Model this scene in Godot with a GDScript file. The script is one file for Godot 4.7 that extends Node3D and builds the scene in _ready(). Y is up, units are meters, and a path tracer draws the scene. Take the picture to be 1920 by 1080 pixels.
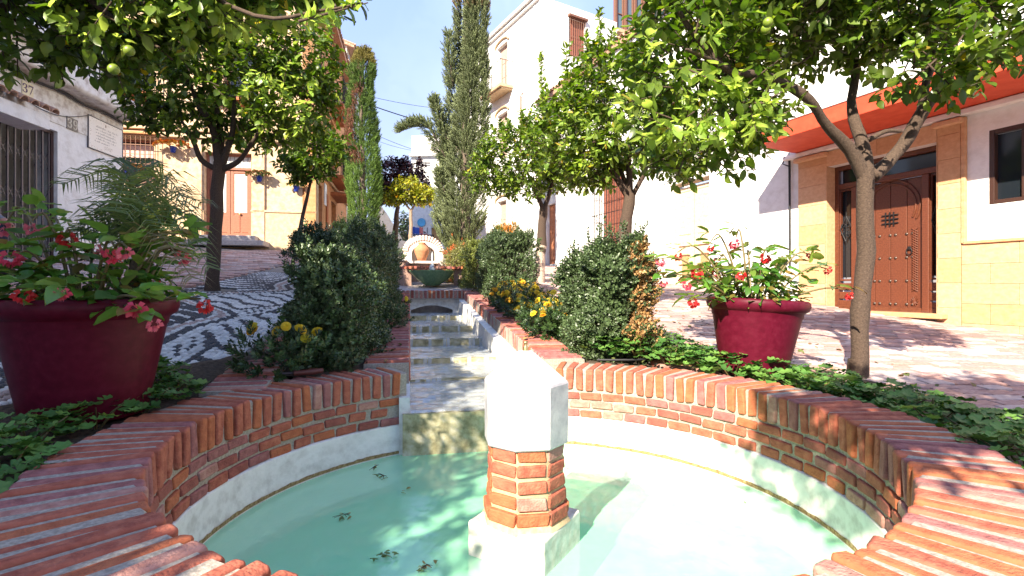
extends Node3D

const EYE := 1.0                       # height of the camera
const TURN := 0.1928                   # the water channel runs this far to the left of the camera's axis
var rng := RandomNumberGenerator.new()
var noise := FastNoiseLite.new()
var taken := {}
var mats := {}
var bumps := {}

class MB:
	var v := PackedVector3Array()
	var n := PackedVector3Array()
	var t := PackedInt32Array()
	var uv := PackedVector2Array()
	var x := Transform3D.IDENTITY
	func vert(p: Vector3, nn: Vector3) -> int:
		v.append(x * p)
		n.append((x.basis * nn).normalized())
		return v.size() - 1
	func tri(a: Vector3, b: Vector3, c: Vector3) -> void:   # counter-clockwise seen from outside
		var nn := (b - a).cross(c - a).normalized()
		var k := vert(a, nn)
		vert(b, nn)
		vert(c, nn)
		t.append_array([k, k + 2, k + 1])
	func quad(a: Vector3, b: Vector3, c: Vector3, d: Vector3) -> void:
		var nn := (c - a).cross(d - b).normalized()
		var k := vert(a, nn)
		vert(b, nn)
		vert(c, nn)
		vert(d, nn)
		t.append_array([k, k + 2, k + 1, k, k + 3, k + 2])
	func box(c: Vector3, s: Vector3) -> void:
		var h := s / 2.0
		for ax in 3:
			for sg in [-1.0, 1.0]:
				var o := Vector3.ZERO
				var p := Vector3.ZERO
				var q := Vector3.ZERO
				o[ax] = h[ax] * sg
				p[(ax + 1) % 3] = h[(ax + 1) % 3] * sg
				q[(ax + 2) % 3] = h[(ax + 2) % 3]
				quad(c + o - p - q, c + o + p - q, c + o + p + q, c + o - p + q)
	func bevel(c: Vector3, s: Vector3, r: float, jit := 0.0, sd := 0) -> void:   # a box with rounded edges
		var h := s / 2.0
		r = minf(r, minf(h.x, minf(h.y, h.z)) * 0.95)
		for ax in 3:
			for sg in [-1.0, 1.0]:
				var u := (ax + 1) % 3
				var w := (ax + 2) % 3
				var base := v.size()
				for i in 4:
					for j in 4:
						var p := Vector3.ZERO
						p[ax] = h[ax] * sg
						p[u] = [-h[u], -h[u] + r, h[u] - r, h[u]][i]
						p[w] = [-h[w], -h[w] + r, h[w] - r, h[w]][j]
						var inner := Vector3(clampf(p.x, -h.x + r, h.x - r), clampf(p.y, -h.y + r, h.y - r), clampf(p.z, -h.z + r, h.z - r))
						var d := (p - inner).normalized()
						var pp := inner + d * r
						if jit > 0.0:
							var q := pp * 61.0 + Vector3(sd * 7.3, sd * 3.1, sd * 1.7)
							pp += Vector3(sin(q.y * 1.3 + q.z * 0.7), sin(q.x * 0.9 + q.z * 1.1), sin(q.x * 0.8 + q.y * 1.2)) * jit
						vert(c + pp, d)
				for i in 3:
					for j in 3:
						var k := base + i * 4 + j
						if sg > 0:
							t.append_array([k, k + 5, k + 4, k, k + 1, k + 5])
						else:
							t.append_array([k, k + 4, k + 5, k, k + 5, k + 1])
	func tube(pts: Array, radii: Array, sides := 8, cap := true) -> void:
		var m := pts.size()
		var prev := Vector3.ZERO
		var base := v.size()
		for i in m:
			var d: Vector3 = (pts[mini(i + 1, m - 1)] - pts[maxi(i - 1, 0)]).normalized()
			var a := prev - d * prev.dot(d)
			if a.length() < 0.01:
				a = d.cross(Vector3(0.31, 0.2, 0.93) if absf(d.z) < 0.9 else Vector3.RIGHT)
			a = a.normalized()
			prev = a
			var b := d.cross(a)
			for k in sides:
				var w := TAU * k / sides
				var o := a * cos(w) + b * sin(w)
				vert(pts[i] + o * radii[i], o)
		for i in m - 1:
			for k in sides:
				var p := base + i * sides + k
				var q := base + i * sides + (k + 1) % sides
				t.append_array([p, p + sides, q, q, p + sides, q + sides])
		if cap:
			for e in [0, m - 1]:
				var d2: Vector3 = (pts[1] - pts[0]).normalized() * -1.0 if e == 0 else (pts[m - 1] - pts[m - 2]).normalized()
				var c0 := vert(pts[e], d2)
				for k in sides:
					var p: int = base + e * sides + k
					var q: int = base + e * sides + (k + 1) % sides
					t.append_array([c0, p, q] if e == 0 else [c0, q, p])
	func lathe(prof: Array, seg := 24, a0 := 0.0, a1 := TAU, flute := 0.0, flutes := 0) -> void:   # prof: Vector2(radius, height), upwards on the outside
		var m := prof.size()
		var base := v.size()
		var closed := absf(a1 - a0 - TAU) < 1e-4
		for k in seg + 1:
			var a := a0 + (a1 - a0) * k / seg
			for i in m:
				var e: Vector2 = prof[mini(i + 1, m - 1)] - prof[maxi(i - 1, 0)]
				var rr: float = prof[i].x * (1.0 + (flute * absf(sin(a * flutes * 0.5)) if flutes > 0 else 0.0))
				vert(Vector3(rr * sin(a), prof[i].y, rr * cos(a)), Vector3(e.y * sin(a), -e.x, e.y * cos(a)))
		for k in seg:
			for i in m - 1:
				var p := base + k * m + i
				var q := p + m
				t.append_array([p, p + 1, q, q, p + 1, q + 1])
	func prism(poly: Array, depth: float) -> void:    # polygon in xy, counter-clockwise from +z; front at z = 0, back at -depth
		var pk := PackedVector2Array(poly)
		var idx := Geometry2D.triangulate_polygon(pk)
		for i in range(0, idx.size(), 3):
			var a: Vector2 = pk[idx[i]]
			var b: Vector2 = pk[idx[i + 1]]
			var c: Vector2 = pk[idx[i + 2]]
			if (b - a).cross(c - a) < 0:
				var s := b
				b = c
				c = s
			tri(Vector3(a.x, a.y, 0), Vector3(b.x, b.y, 0), Vector3(c.x, c.y, 0))
			tri(Vector3(a.x, a.y, -depth), Vector3(c.x, c.y, -depth), Vector3(b.x, b.y, -depth))
		for i in pk.size():
			var a := pk[i]
			var b := pk[(i + 1) % pk.size()]
			quad(Vector3(a.x, a.y, -depth), Vector3(b.x, b.y, -depth), Vector3(b.x, b.y, 0), Vector3(a.x, a.y, 0))
	func panel(w: float, h: float, th: float, holes: Array, x0 := 0.0, y0 := 0.0) -> void:   # wall slab with openings (Rect2), front at z = 0
		var xs := [x0, x0 + w]
		var ys := [y0, y0 + h]
		for r in holes:
			for e in [r.position.x, r.end.x]:
				if e > x0 and e < x0 + w and not xs.has(e):
					xs.append(e)
			for e in [r.position.y, r.end.y]:
				if e > y0 and e < y0 + h and not ys.has(e):
					ys.append(e)
		xs.sort()
		ys.sort()
		var full := func(i: int, j: int) -> bool:
			if i < 0 or j < 0 or i >= xs.size() - 1 or j >= ys.size() - 1:
				return false
			var c := Vector2((xs[i] + xs[i + 1]) / 2.0, (ys[j] + ys[j + 1]) / 2.0)
			for r in holes:
				if r.has_point(c):
					return false
			return true
		for i in xs.size() - 1:
			for j in ys.size() - 1:
				if not full.call(i, j):
					continue
				var a := Vector3(xs[i], ys[j], 0)
				var b := Vector3(xs[i + 1], ys[j], 0)
				var c := Vector3(xs[i + 1], ys[j + 1], 0)
				var d := Vector3(xs[i], ys[j + 1], 0)
				var o := Vector3(0, 0, -th)
				quad(a, b, c, d)
				quad(b + o, a + o, d + o, c + o)
				if not full.call(i, j - 1):
					quad(a + o, b + o, b, a)
				if not full.call(i, j + 1):
					quad(d, c, c + o, d + o)
				if not full.call(i - 1, j):
					quad(a + o, a, d, d + o)
				if not full.call(i + 1, j):
					quad(b, b + o, c + o, c)
	func mesh() -> ArrayMesh:
		var arr := []
		arr.resize(Mesh.ARRAY_MAX)
		arr[Mesh.ARRAY_VERTEX] = v
		arr[Mesh.ARRAY_NORMAL] = n
		if uv.size() == v.size():
			arr[Mesh.ARRAY_TEX_UV] = uv
		arr[Mesh.ARRAY_INDEX] = t
		var m := ArrayMesh.new()
		m.add_surface_from_arrays(Mesh.PRIMITIVE_TRIANGLES, arr)
		return m

func lin(r: float, g: float, b: float) -> Color:
	return Color(r, g, b).linear_to_srgb()

func bump_tex(kind: String) -> NoiseTexture2D:
	if not bumps.has(kind):
		var f := FastNoiseLite.new()
		f.seed = hash(kind) % 1000
		f.fractal_octaves = 5
		f.frequency = {"fine": 0.06, "mid": 0.025, "coarse": 0.012, "ripple": 0.02, "pebbly": 0.05}[kind]
		f.noise_type = FastNoiseLite.TYPE_CELLULAR if kind == "pebbly" else FastNoiseLite.TYPE_SIMPLEX_SMOOTH
		if kind == "ripple":
			f.fractal_octaves = 3
			f.domain_warp_enabled = true
			f.domain_warp_amplitude = 20.0
		var x := NoiseTexture2D.new()
		x.width = 512
		x.height = 512
		x.seamless = true
		x.as_normal_map = true
		x.bump_strength = 6.0
		x.noise = f
		bumps[kind] = x
	return bumps[kind]

# a matt material: linear base colours run from a to b (and c) over a patchy noise; tile is the size of the pattern in metres
func M(called: String, a: Color, b: Color, tile := 0.5, rough := 0.85, bump := "", bump_scale := 0.5, c = null, octaves := 5, freq := 0.012) -> StandardMaterial3D:
	if mats.has(called):
		return mats[called]
	var m := StandardMaterial3D.new()
	m.resource_name = called
	m.roughness = rough
	var f := FastNoiseLite.new()
	f.seed = hash(called) % 5000
	f.fractal_octaves = octaves
	f.fractal_gain = 0.6
	f.frequency = freq
	f.noise_type = FastNoiseLite.TYPE_SIMPLEX_SMOOTH
	var g := Gradient.new()
	g.offsets = PackedFloat32Array([0.2, 0.8]) if c == null else PackedFloat32Array([0.15, 0.55, 0.9])
	g.colors = PackedColorArray([a.linear_to_srgb(), b.linear_to_srgb()]) if c == null else PackedColorArray([a.linear_to_srgb(), b.linear_to_srgb(), c.linear_to_srgb()])
	var x := NoiseTexture2D.new()
	x.width = 512
	x.height = 512
	x.seamless = true
	x.noise = f
	x.color_ramp = g
	m.albedo_texture = x
	m.uv1_triplanar = true
	m.uv1_world_triplanar = true
	m.uv1_scale = Vector3.ONE / tile
	if bump != "":
		m.normal_enabled = true
		m.normal_texture = bump_tex(bump)
		m.normal_scale = bump_scale
	mats[called] = m
	return m

func plain(called: String, c: Color, rough := 0.6, metal := 0.0) -> StandardMaterial3D:
	if mats.has(called):
		return mats[called]
	var m := StandardMaterial3D.new()
	m.resource_name = called
	m.albedo_color = c.linear_to_srgb()
	m.roughness = rough
	m.metallic = metal
	mats[called] = m
	return m

func leaf_mat(called: String, c: Color, back: Color, rough := 0.42, tinted := true) -> StandardMaterial3D:
	if mats.has(called):
		return mats[called]
	var m := plain(called, c, rough)
	m.vertex_color_use_as_albedo = tinted
	m.backlight_enabled = true
	m.backlight = back.linear_to_srgb()
	m.metallic_specular = 0.5
	return m

func numbered(called: String) -> String:
	if not taken.has(called):
		taken[called] = 0
		return called
	taken[called] += 1
	return "%s_%03d" % [called, taken[called]]

func tag(o: Node, label: String, category: String, group := "") -> Node:
	o.set_meta("label", label)
	if category != "":
		o.set_meta("category", category)
	if group != "":
		o.set_meta("group", group)
	return o

func thing(called: String, label: String, category: String, at := Vector3.ZERO, basis := Basis.IDENTITY, group := "") -> Node3D:
	var o := Node3D.new()
	o.name = numbered(called)
	add_child(o, true)
	o.transform = Transform3D(basis, at)
	tag(o, label, category, group)
	return o

func part(called: String, m, mat: Material, parent: Node, at := Vector3.ZERO, basis := Basis.IDENTITY) -> MeshInstance3D:
	var o := MeshInstance3D.new()
	o.mesh = m.mesh() if m is MB else m
	o.material_override = mat
	o.name = called if parent != self else numbered(called)
	parent.add_child(o, true)
	o.transform = Transform3D(basis, at)
	return o

func struct(called: String, m, mat: Material, label := "") -> MeshInstance3D:
	var o := part(called, m, mat, self)
	o.set_meta("kind", "structure")
	if label != "":
		o.set_meta("label", label)
	return o

func many(called: String, m: Mesh, mat: Material, xf: Array, col: Array, parent: Node, stuff := true) -> MultiMeshInstance3D:
	var mm := MultiMesh.new()
	mm.transform_format = MultiMesh.TRANSFORM_3D
	mm.use_colors = col.size() > 0
	mm.mesh = m
	mm.instance_count = xf.size()
	for i in xf.size():
		mm.set_instance_transform(i, xf[i])
	if col.size() > 0:
		for i in xf.size():
			mm.set_instance_color(i, col[i])
	var o := MultiMeshInstance3D.new()
	o.multimesh = mm
	o.material_override = mat
	o.name = called if parent != self else numbered(called)
	parent.add_child(o, true)
	if stuff:
		o.set_meta("kind", "stuff")
	return o

func P(px: float, py: float, z: float) -> Vector3:      # a point of the place at the distance z in front of the camera
	return Vector3((px - 960.0) / 982.0 * z, EYE + (540.0 - py) / 982.0 * z, -z)

func G(x: float, z: float) -> float:                    # height of the sloping street at x to the right, z ahead
	var a := x * cos(TURN) + z * sin(TURN)
	var b := z * cos(TURN) - x * sin(TURN)
	var dip := 0.065 * smoothstep(5.2, 3.0, b) * smoothstep(-2.2, -1.1, a) if a < 0.0 and b > 0.0 else 0.0
	return 0.27 + 0.0853 * clampf(z, -25.0, 40.0) - 0.0676 * clampf(x, -22.0, 22.0) - dip

func C(a: float, b: float, y: float) -> Vector3:        # channel coordinates: a to the right of its left wall, b along it
	return Vector3(a * cos(TURN) - b * sin(TURN), y, -(b * cos(TURN) + a * sin(TURN)))

func cg(a: float, b: float) -> float:
	var p := C(a, b, 0)
	return G(p.x, -p.z)

func curb_top(b: float) -> float:
	return 0.514 + 0.078 * (b - 3.1)

func side_top(b: float) -> float:       # top of the kerb along the mosaic
	return 0.52 + 0.108 * (b - 2.7)

const ORDINAL := ["first", "second", "third", "fourth", "fifth", "sixth", "seventh", "eighth", "ninth", "tenth", "eleventh", "twelfth", "thirteenth", "fourteenth", "fifteenth", "sixteenth"]

func rnd(a: float, b: float) -> float:
	return rng.randf_range(a, b)

func any_dir() -> Vector3:
	var z := rnd(-1, 1)
	var a := rnd(0, TAU)
	var r := sqrt(1 - z * z)
	return Vector3(r * cos(a), z, r * sin(a))

func smooth(pts: Array, steps := 4) -> Array:
	var out := []
	for i in pts.size() - 1:
		var p0: Vector3 = pts[maxi(i - 1, 0)]
		var p1: Vector3 = pts[i]
		var p2: Vector3 = pts[i + 1]
		var p3: Vector3 = pts[mini(i + 2, pts.size() - 1)]
		for s in steps:
			out.append(p1.cubic_interpolate(p2, p0, p3, float(s) / steps))
	out.append(pts[-1])
	return out

func limb(mb: MB, pts: Array, r0: float, r1: float, sides := 9, rough := 0.1) -> void:
	var p := smooth(pts, 4)
	var rr := []
	for i in p.size():
		var f := float(i) / (p.size() - 1)
		rr.append(lerpf(r0, r1, f) * (1.0 + rough * noise.get_noise_3dv(p[i] * 9.0) * 2.0))
		p[i] += Vector3(noise.get_noise_3dv(p[i] * 5.0), 0, noise.get_noise_3dv(p[i] * 5.0 + Vector3(9, 9, 9))) * r0 * 0.5
	mb.tube(p, rr, sides)

# ---------------------------------------------------------------- leaves
func leaf_mesh(w := 0.27, droop := 0.15, fold := 0.05, rows := [0.0, 0.22, 0.5, 0.78, 1.0], wide := [0.0, 0.8, 1.0, 0.65, 0.0], wave := 0.0) -> ArrayMesh:   # unit length along z
	var mb := MB.new()
	var m := rows.size()
	for i in m:
		var z: float = rows[i]
		var y := -droop * z * z
		var ww: float = wide[i] * w
		var wv := wave * (1 if i % 2 == 0 else -1)
		var nn := Vector3(0, 1, 2 * droop * z)
		mb.vert(Vector3(-ww, y + fold + wv, z), nn + Vector3(0.25, 0, 0))
		mb.vert(Vector3(0, y, z), nn)
		mb.vert(Vector3(ww, y + fold - wv, z), nn - Vector3(0.25, 0, 0))
	for i in m - 1:
		for k in 2:
			var p := i * 3 + k
			mb.t.append_array([p, p + 1, p + 4, p, p + 4, p + 3])
	return mb.mesh()

func spray_mesh(count: int, leaf_len: float, leaf_w: float, stem: float, sd: int, up := 0.5) -> ArrayMesh:   # a twig with small leaves, along z
	rng.seed = sd
	var mb := MB.new()
	for i in count:
		var f := float(i) / count
		var a := i * 2.4 + rnd(-0.4, 0.4)
		var o := Vector3(cos(a), sin(a), 0)
		var d := (o * rnd(0.7, 1.0) + Vector3(0, 0, up + f * 0.6)).normalized()
		var s := d.cross(Vector3(0, 0, 1)).normalized()
		var nn := s.cross(d).normalized()
		var b := Vector3(0, 0, stem * f)
		var l := leaf_len * rnd(0.75, 1.2)
		var w := leaf_w * rnd(0.8, 1.2)
		var k := mb.vert(b, nn)
		mb.vert(b + d * l * 0.5 + s * w * 0.5, (nn + s * 0.3).normalized())
		mb.vert(b + d * l, nn)
		mb.vert(b + d * l * 0.5 - s * w * 0.5, (nn - s * 0.3).normalized())
		mb.t.append_array([k, k + 2, k + 1, k, k + 3, k + 2])
	return mb.mesh()

func facing(d: Vector3, up: Vector3) -> Basis:         # z along d, y near up
	var z := d.normalized()
	var x := up.cross(z)
	if x.length() < 0.05:
		x = Vector3(0.7, 0.1, 0.7).cross(z)
	x = x.normalized()
	return Basis(x, z.cross(x), z)

func leaf_tint(young: float) -> Color:
	var v := rnd(0.4, 1.3)
	var c := Color(v * rnd(0.85, 1.15), v, v * rnd(0.7, 1.1))
	if rng.randf() < young:
		c = Color(c.r * 1.9, c.g * 1.65, c.b * 1.3)
	elif rng.randf() < 0.012:
		c = Color(4.5 * v, 2.1 * v, 0.8)
	return c

# twigs in blobs: [centre, radius, flattening]; returns [transforms, tints]
func crown_leaves(blobs: Array, twigs: int, per: int, size: float, young := 0.15, gap := -0.12, shoots := [], twig_mb = null) -> Array:
	var xf := []
	var tint := []
	var sum := 0.0
	for b in blobs:
		sum += b[1] * b[1]
	var made := 0
	var tries := 0
	while made < twigs and tries < twigs * 6:
		tries += 1
		var pick := rnd(0, sum)
		var bb: Array = blobs[0]
		for b in blobs:
			pick -= b[1] * b[1]
			if pick <= 0:
				bb = b
				break
		var u := any_dir()
		var flat: float = bb[2] if bb.size() > 2 else 0.85
		var rr: float = bb[1] * (0.45 + 0.6 * sqrt(rng.randf()))
		var p: Vector3 = bb[0] + Vector3(u.x, u.y * flat, u.z) * rr
		if noise.get_noise_3dv(p * 38.0 / maxf(bb[1], 0.4) * 0.12) < gap:
			continue
		var deep := false
		for b in blobs:
			if b != bb and (p - b[0]).length() < b[1] * 0.5:
				deep = true
		if deep and rng.randf() < 0.6:
			continue
		made += 1
		var d := (u * 0.8 + any_dir() * 0.55 + Vector3(0, 0.25, 0)).normalized()
		twig(xf, tint, p - d * size, d, per, size, young, twig_mb)
	for s in shoots:      # upright leafy shoots [from, to, leaves]
		var a: Vector3 = s[0]
		var e: Vector3 = s[1]
		var d := (e - a).normalized()
		if twig_mb != null:
			twig_mb.tube([a, a.lerp(e, 0.5), e], [0.008, 0.006, 0.003], 5)
		for i in int(s[2]):
			var f: float = float(i) / s[2]
			var side := any_dir()
			side = (side - d * side.dot(d)).normalized()
			var ld := (side + d * 0.7 + Vector3(0, -0.1, 0)).normalized()
			xf.append(Transform3D(facing(ld, d).scaled(Vector3.ONE * size * rnd(0.9, 1.35) * (1.0 - 0.25 * f)), a.lerp(e, f)))
			tint.append(leaf_tint(0.85))
			xf.append(Transform3D(facing((any_dir() + d * 0.5), side).scaled(Vector3.ONE * size * rnd(0.8, 1.2)), a.lerp(e, f) + any_dir() * 0.03))
			tint.append(leaf_tint(0.85))
	return [xf, tint]

func twig(xf: Array, tint: Array, p: Vector3, d: Vector3, per: int, size: float, young: float, twig_mb) -> void:
	var e := p + d * size * 0.27 * per
	if twig_mb != null and rng.randf() < 0.5:
		twig_mb.tube([p - d * size, p, e], [0.006, 0.005, 0.002], 4, false)
	var y := rng.randf() < young
	for i in per:
		var a := i * 2.4 + rnd(-0.5, 0.5)
		var s := d.cross(Vector3(0.3, 0.9, 0.2)).normalized()
		var o := s * cos(a) + d.cross(s) * sin(a)
		var ld := (o + d * rnd(0.3, 0.9) + Vector3(0, rnd(-0.45, 0.15), 0)).normalized()
		var up := (Vector3.UP + any_dir() * 0.6 + d * 0.2).normalized()
		xf.append(Transform3D(facing(ld, up).scaled(Vector3.ONE * size * rnd(0.55, 1.3)), p.lerp(e, float(i) / per)))
		tint.append(leaf_tint(0.8 if y else 0.04))

func _ready() -> void:
	# ------------------------------------------------ camera, sky, sun, exposure
	var cam := Camera3D.new()
	cam.name = "camera"
	cam.fov = 57.62
	cam.near = 0.05
	cam.far = 600.0
	cam.position = Vector3(0, EYE, 0)
	add_child(cam)
	cam.current = true
	var env := Environment.new()
	env.background_mode = Environment.BG_SKY
	var sky := Sky.new()
	var ps := ProceduralSkyMaterial.new()
	ps.sky_top_color = Color(0.36, 0.44, 0.61)
	ps.sky_horizon_color = Color(0.545, 0.575, 0.615)
	ps.sky_curve = 0.22
	ps.sky_energy_multiplier = 1.0
	ps.ground_bottom_color = Color(0.45, 0.42, 0.40)
	ps.ground_horizon_color = Color(0.56, 0.57, 0.58)
	var cn := FastNoiseLite.new()
	cn.seed = 11
	cn.frequency = 0.006
	cn.fractal_octaves = 5
	cn.domain_warp_enabled = true
	var cr := Gradient.new()
	cr.offsets = PackedFloat32Array([0.45, 0.85])
	cr.colors = PackedColorArray([Color(1, 1, 1, 0), Color(1, 1, 1, 0.35)])
	var ct := NoiseTexture2D.new()
	ct.width = 1024
	ct.height = 512
	ct.seamless = true
	ct.noise = cn
	ct.color_ramp = cr
	ps.sky_cover = ct
	ps.sky_cover_modulate = Color(0.46, 0.47, 0.48)
	sky.sky_material = ps
	env.sky = sky
	env.tonemap_mode = Environment.TONE_MAPPER_LINEAR
	env.tonemap_exposure = 4.2
	env.sdfgi_enabled = true
	env.ssao_enabled = true
	env.ssil_enabled = true
	var we := WorldEnvironment.new()
	we.name = "world_environment"
	we.environment = env
	add_child(we)
	var sun := DirectionalLight3D.new()
	sun.name = "sun"
	sun.light_energy = 1.2
	sun.light_color = Color(1.0, 0.95, 0.86)
	sun.light_angular_distance = 0.5
	sun.shadow_enabled = true
	add_child(sun)
	sun.look_at_from_position(Vector3.ZERO, Vector3(0.395, -0.568, -0.722))

	noise.seed = 5
	noise.frequency = 0.35
	noise.fractal_octaves = 3
	rng.seed = 1
	build_materials()
	build_ground()
	build_pool()
	build_channel()
	build_pillar()
	build_far_fountain()
	build_left_houses()
	build_right_houses()
	build_centre()
	build_paving()
	build_trees()
	build_cypresses()
	build_hedges()
	build_pots()
	build_geraniums()
	build_small()
	build_person()

var bricks := []

func build_materials() -> void:
	bricks = [
		M("red brick", Color(0.28, 0.065, 0.038), Color(0.45, 0.145, 0.085), 0.35, 0.88, "fine", 0.7),
		M("dark red brick", Color(0.21, 0.055, 0.042), Color(0.35, 0.105, 0.075), 0.35, 0.88, "fine", 0.7),
		M("orange brick", Color(0.33, 0.085, 0.035), Color(0.46, 0.14, 0.06), 0.35, 0.88, "fine", 0.7),
		M("dusty pink brick", Color(0.33, 0.145, 0.115), Color(0.48, 0.26, 0.21), 0.3, 0.92, "fine", 0.7),
		M("plum brick", Color(0.23, 0.075, 0.07), Color(0.37, 0.145, 0.13), 0.3, 0.9, "fine", 0.7),
	]
	M("mortar", Color(0.26, 0.225, 0.185), Color(0.43, 0.38, 0.32), 0.25, 0.95, "pebbly", 0.6, null, 5, 0.03)
	M("sunlit whitewash", Color(0.66, 0.64, 0.61), Color(0.78, 0.77, 0.75), 1.4, 0.9, "mid", 0.3, Color(0.80, 0.79, 0.77))
	M("white plaster", Color(0.66, 0.64, 0.60), Color(0.80, 0.79, 0.76), 1.2, 0.85, "mid", 0.18)
	M("pool plaster", Color(0.55, 0.53, 0.49), Color(0.74, 0.73, 0.69), 0.6, 0.8, "mid", 0.2, Color(0.80, 0.79, 0.75))
	M("soil", Color(0.035, 0.022, 0.014), Color(0.10, 0.068, 0.045), 0.4, 0.97, "coarse", 1.0, null, 5, 0.03)
	M("stone sand", Color(0.15, 0.13, 0.11), Color(0.28, 0.25, 0.22), 0.8, 0.95, "pebbly", 0.5, null, 5, 0.02)

func bx() -> StandardMaterial3D:
	var r := rng.randf()
	return bricks[0 if r < 0.36 else (1 if r < 0.56 else (2 if r < 0.70 else (3 if r < 0.84 else 4)))]

func in_pit(x: float, z: float) -> bool:
	var a := x * cos(TURN) + z * sin(TURN)
	var b := z * cos(TURN) - x * sin(TURN)
	if Vector2(a - 0.43, b - 1.97).length() < (1.78 if a < 0.2 else 1.40) and b > 0.6 or Vector2(a - 0.43, b - 1.97).length() < 1.40:
		return true
	return (a > -0.80 and a < 1.66 and b > 2.7 and b < 8.8) or (a > -0.4 and a < 1.3 and b >= 8.8 and b < 11.0)

func build_ground() -> void:
	var mb := MB.new()
	var st := 0.15
	var nx := 60
	var nz := 87
	var h := func(x: float, z: float) -> Vector3:
		return Vector3(x, -0.6 if in_pit(x, z) else G(x, z), -z)
	for i in nx:
		for j in nz:
			var x0 := -4.5 + i * st
			var z0 := -2.0 + j * st
			mb.quad(h.call(x0, z0), h.call(x0 + st, z0), h.call(x0 + st, z0 + st), h.call(x0, z0 + st))
	var xs := [-160.0, -60.0, -22.0, -10.0, -4.5, 4.5, 10.0, 22.0, 60.0, 160.0]
	var zs := [-60.0, -25.0, -8.0, -2.0, 11.05, 20.0, 30.0, 40.0, 90.0, 260.0]
	for i in xs.size() - 1:
		for j in zs.size() - 1:
			if i == 4 and j == 3:
				continue
			mb.quad(Vector3(xs[i], G(xs[i], zs[j]), -zs[j]), Vector3(xs[i + 1], G(xs[i + 1], zs[j]), -zs[j]), Vector3(xs[i + 1], G(xs[i + 1], zs[j + 1]), -zs[j + 1]), Vector3(xs[i], G(xs[i], zs[j + 1]), -zs[j + 1]))
	struct("ground", mb, mats["stone sand"], "sandy grey mortar and stone ground of the sloping street")
	# planting beds: soil
	for sd in [[-0.70, -0.28, "left"], [1.155, 1.565, "right"]]:
		var sb := MB.new()
		for j in 40:
			for i in 6:
				var q := []
				for k in [[0, 0], [1, 0], [1, 1], [0, 1]]:
					var a: float = lerpf(sd[0], sd[1], (i + k[0]) / 6.0)
					var b: float = lerpf(3.0, 8.75, (j + k[1]) / 40.0)
					q.append(C(a, b, (lerpf(side_top(b), curb_top(b), (i + k[0]) / 6.0) if sd[2] == "left" else curb_top(b)) - 0.03 + 0.02 * noise.get_noise_2d(a * 20, b * 20)))
				sb.quad(q[0], q[1], q[2], q[3])
		struct("planting_bed", sb, mats["soil"], "dark soil of the planted strip on the %s side of the water channel" % sd[2])
	for sd in [[-150.0, -38.0, 1.98, "left"], [34.0, 150.0, 2.5, "right"]]:
		var sb := MB.new()
		for j in 40:
			for i in 8:
				var q := []
				for k in [[0, 0], [0, 1], [1, 1], [1, 0]]:
					var r: float = lerpf(1.44, sd[2], (i + k[0]) / 8.0)
					var f: float = deg_to_rad(lerpf(sd[0], sd[1], (j + k[1]) / 40.0))
					var p := C(0.43 + r * sin(f), 1.97 + r * cos(f), 0)
					var y := G(p.x, -p.z) + 0.012 + 0.02 * (1.0 + noise.get_noise_2d(p.x * 18, p.z * 18))
					y = lerpf(0.485 if sd[3] == "left" else 0.42, G(p.x, -p.z) + 0.025, smoothstep(1.55, 1.95, r)) + 0.02 * noise.get_noise_2d(p.x * 18, p.z * 18)
					q.append(Vector3(p.x, y, p.z))
				sb.quad(q[3], q[2], q[1], q[0])
		struct("planting_bed", sb, mats["soil"], "dark soil bed curving round the %s side of the pool rim" % sd[3])

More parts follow.
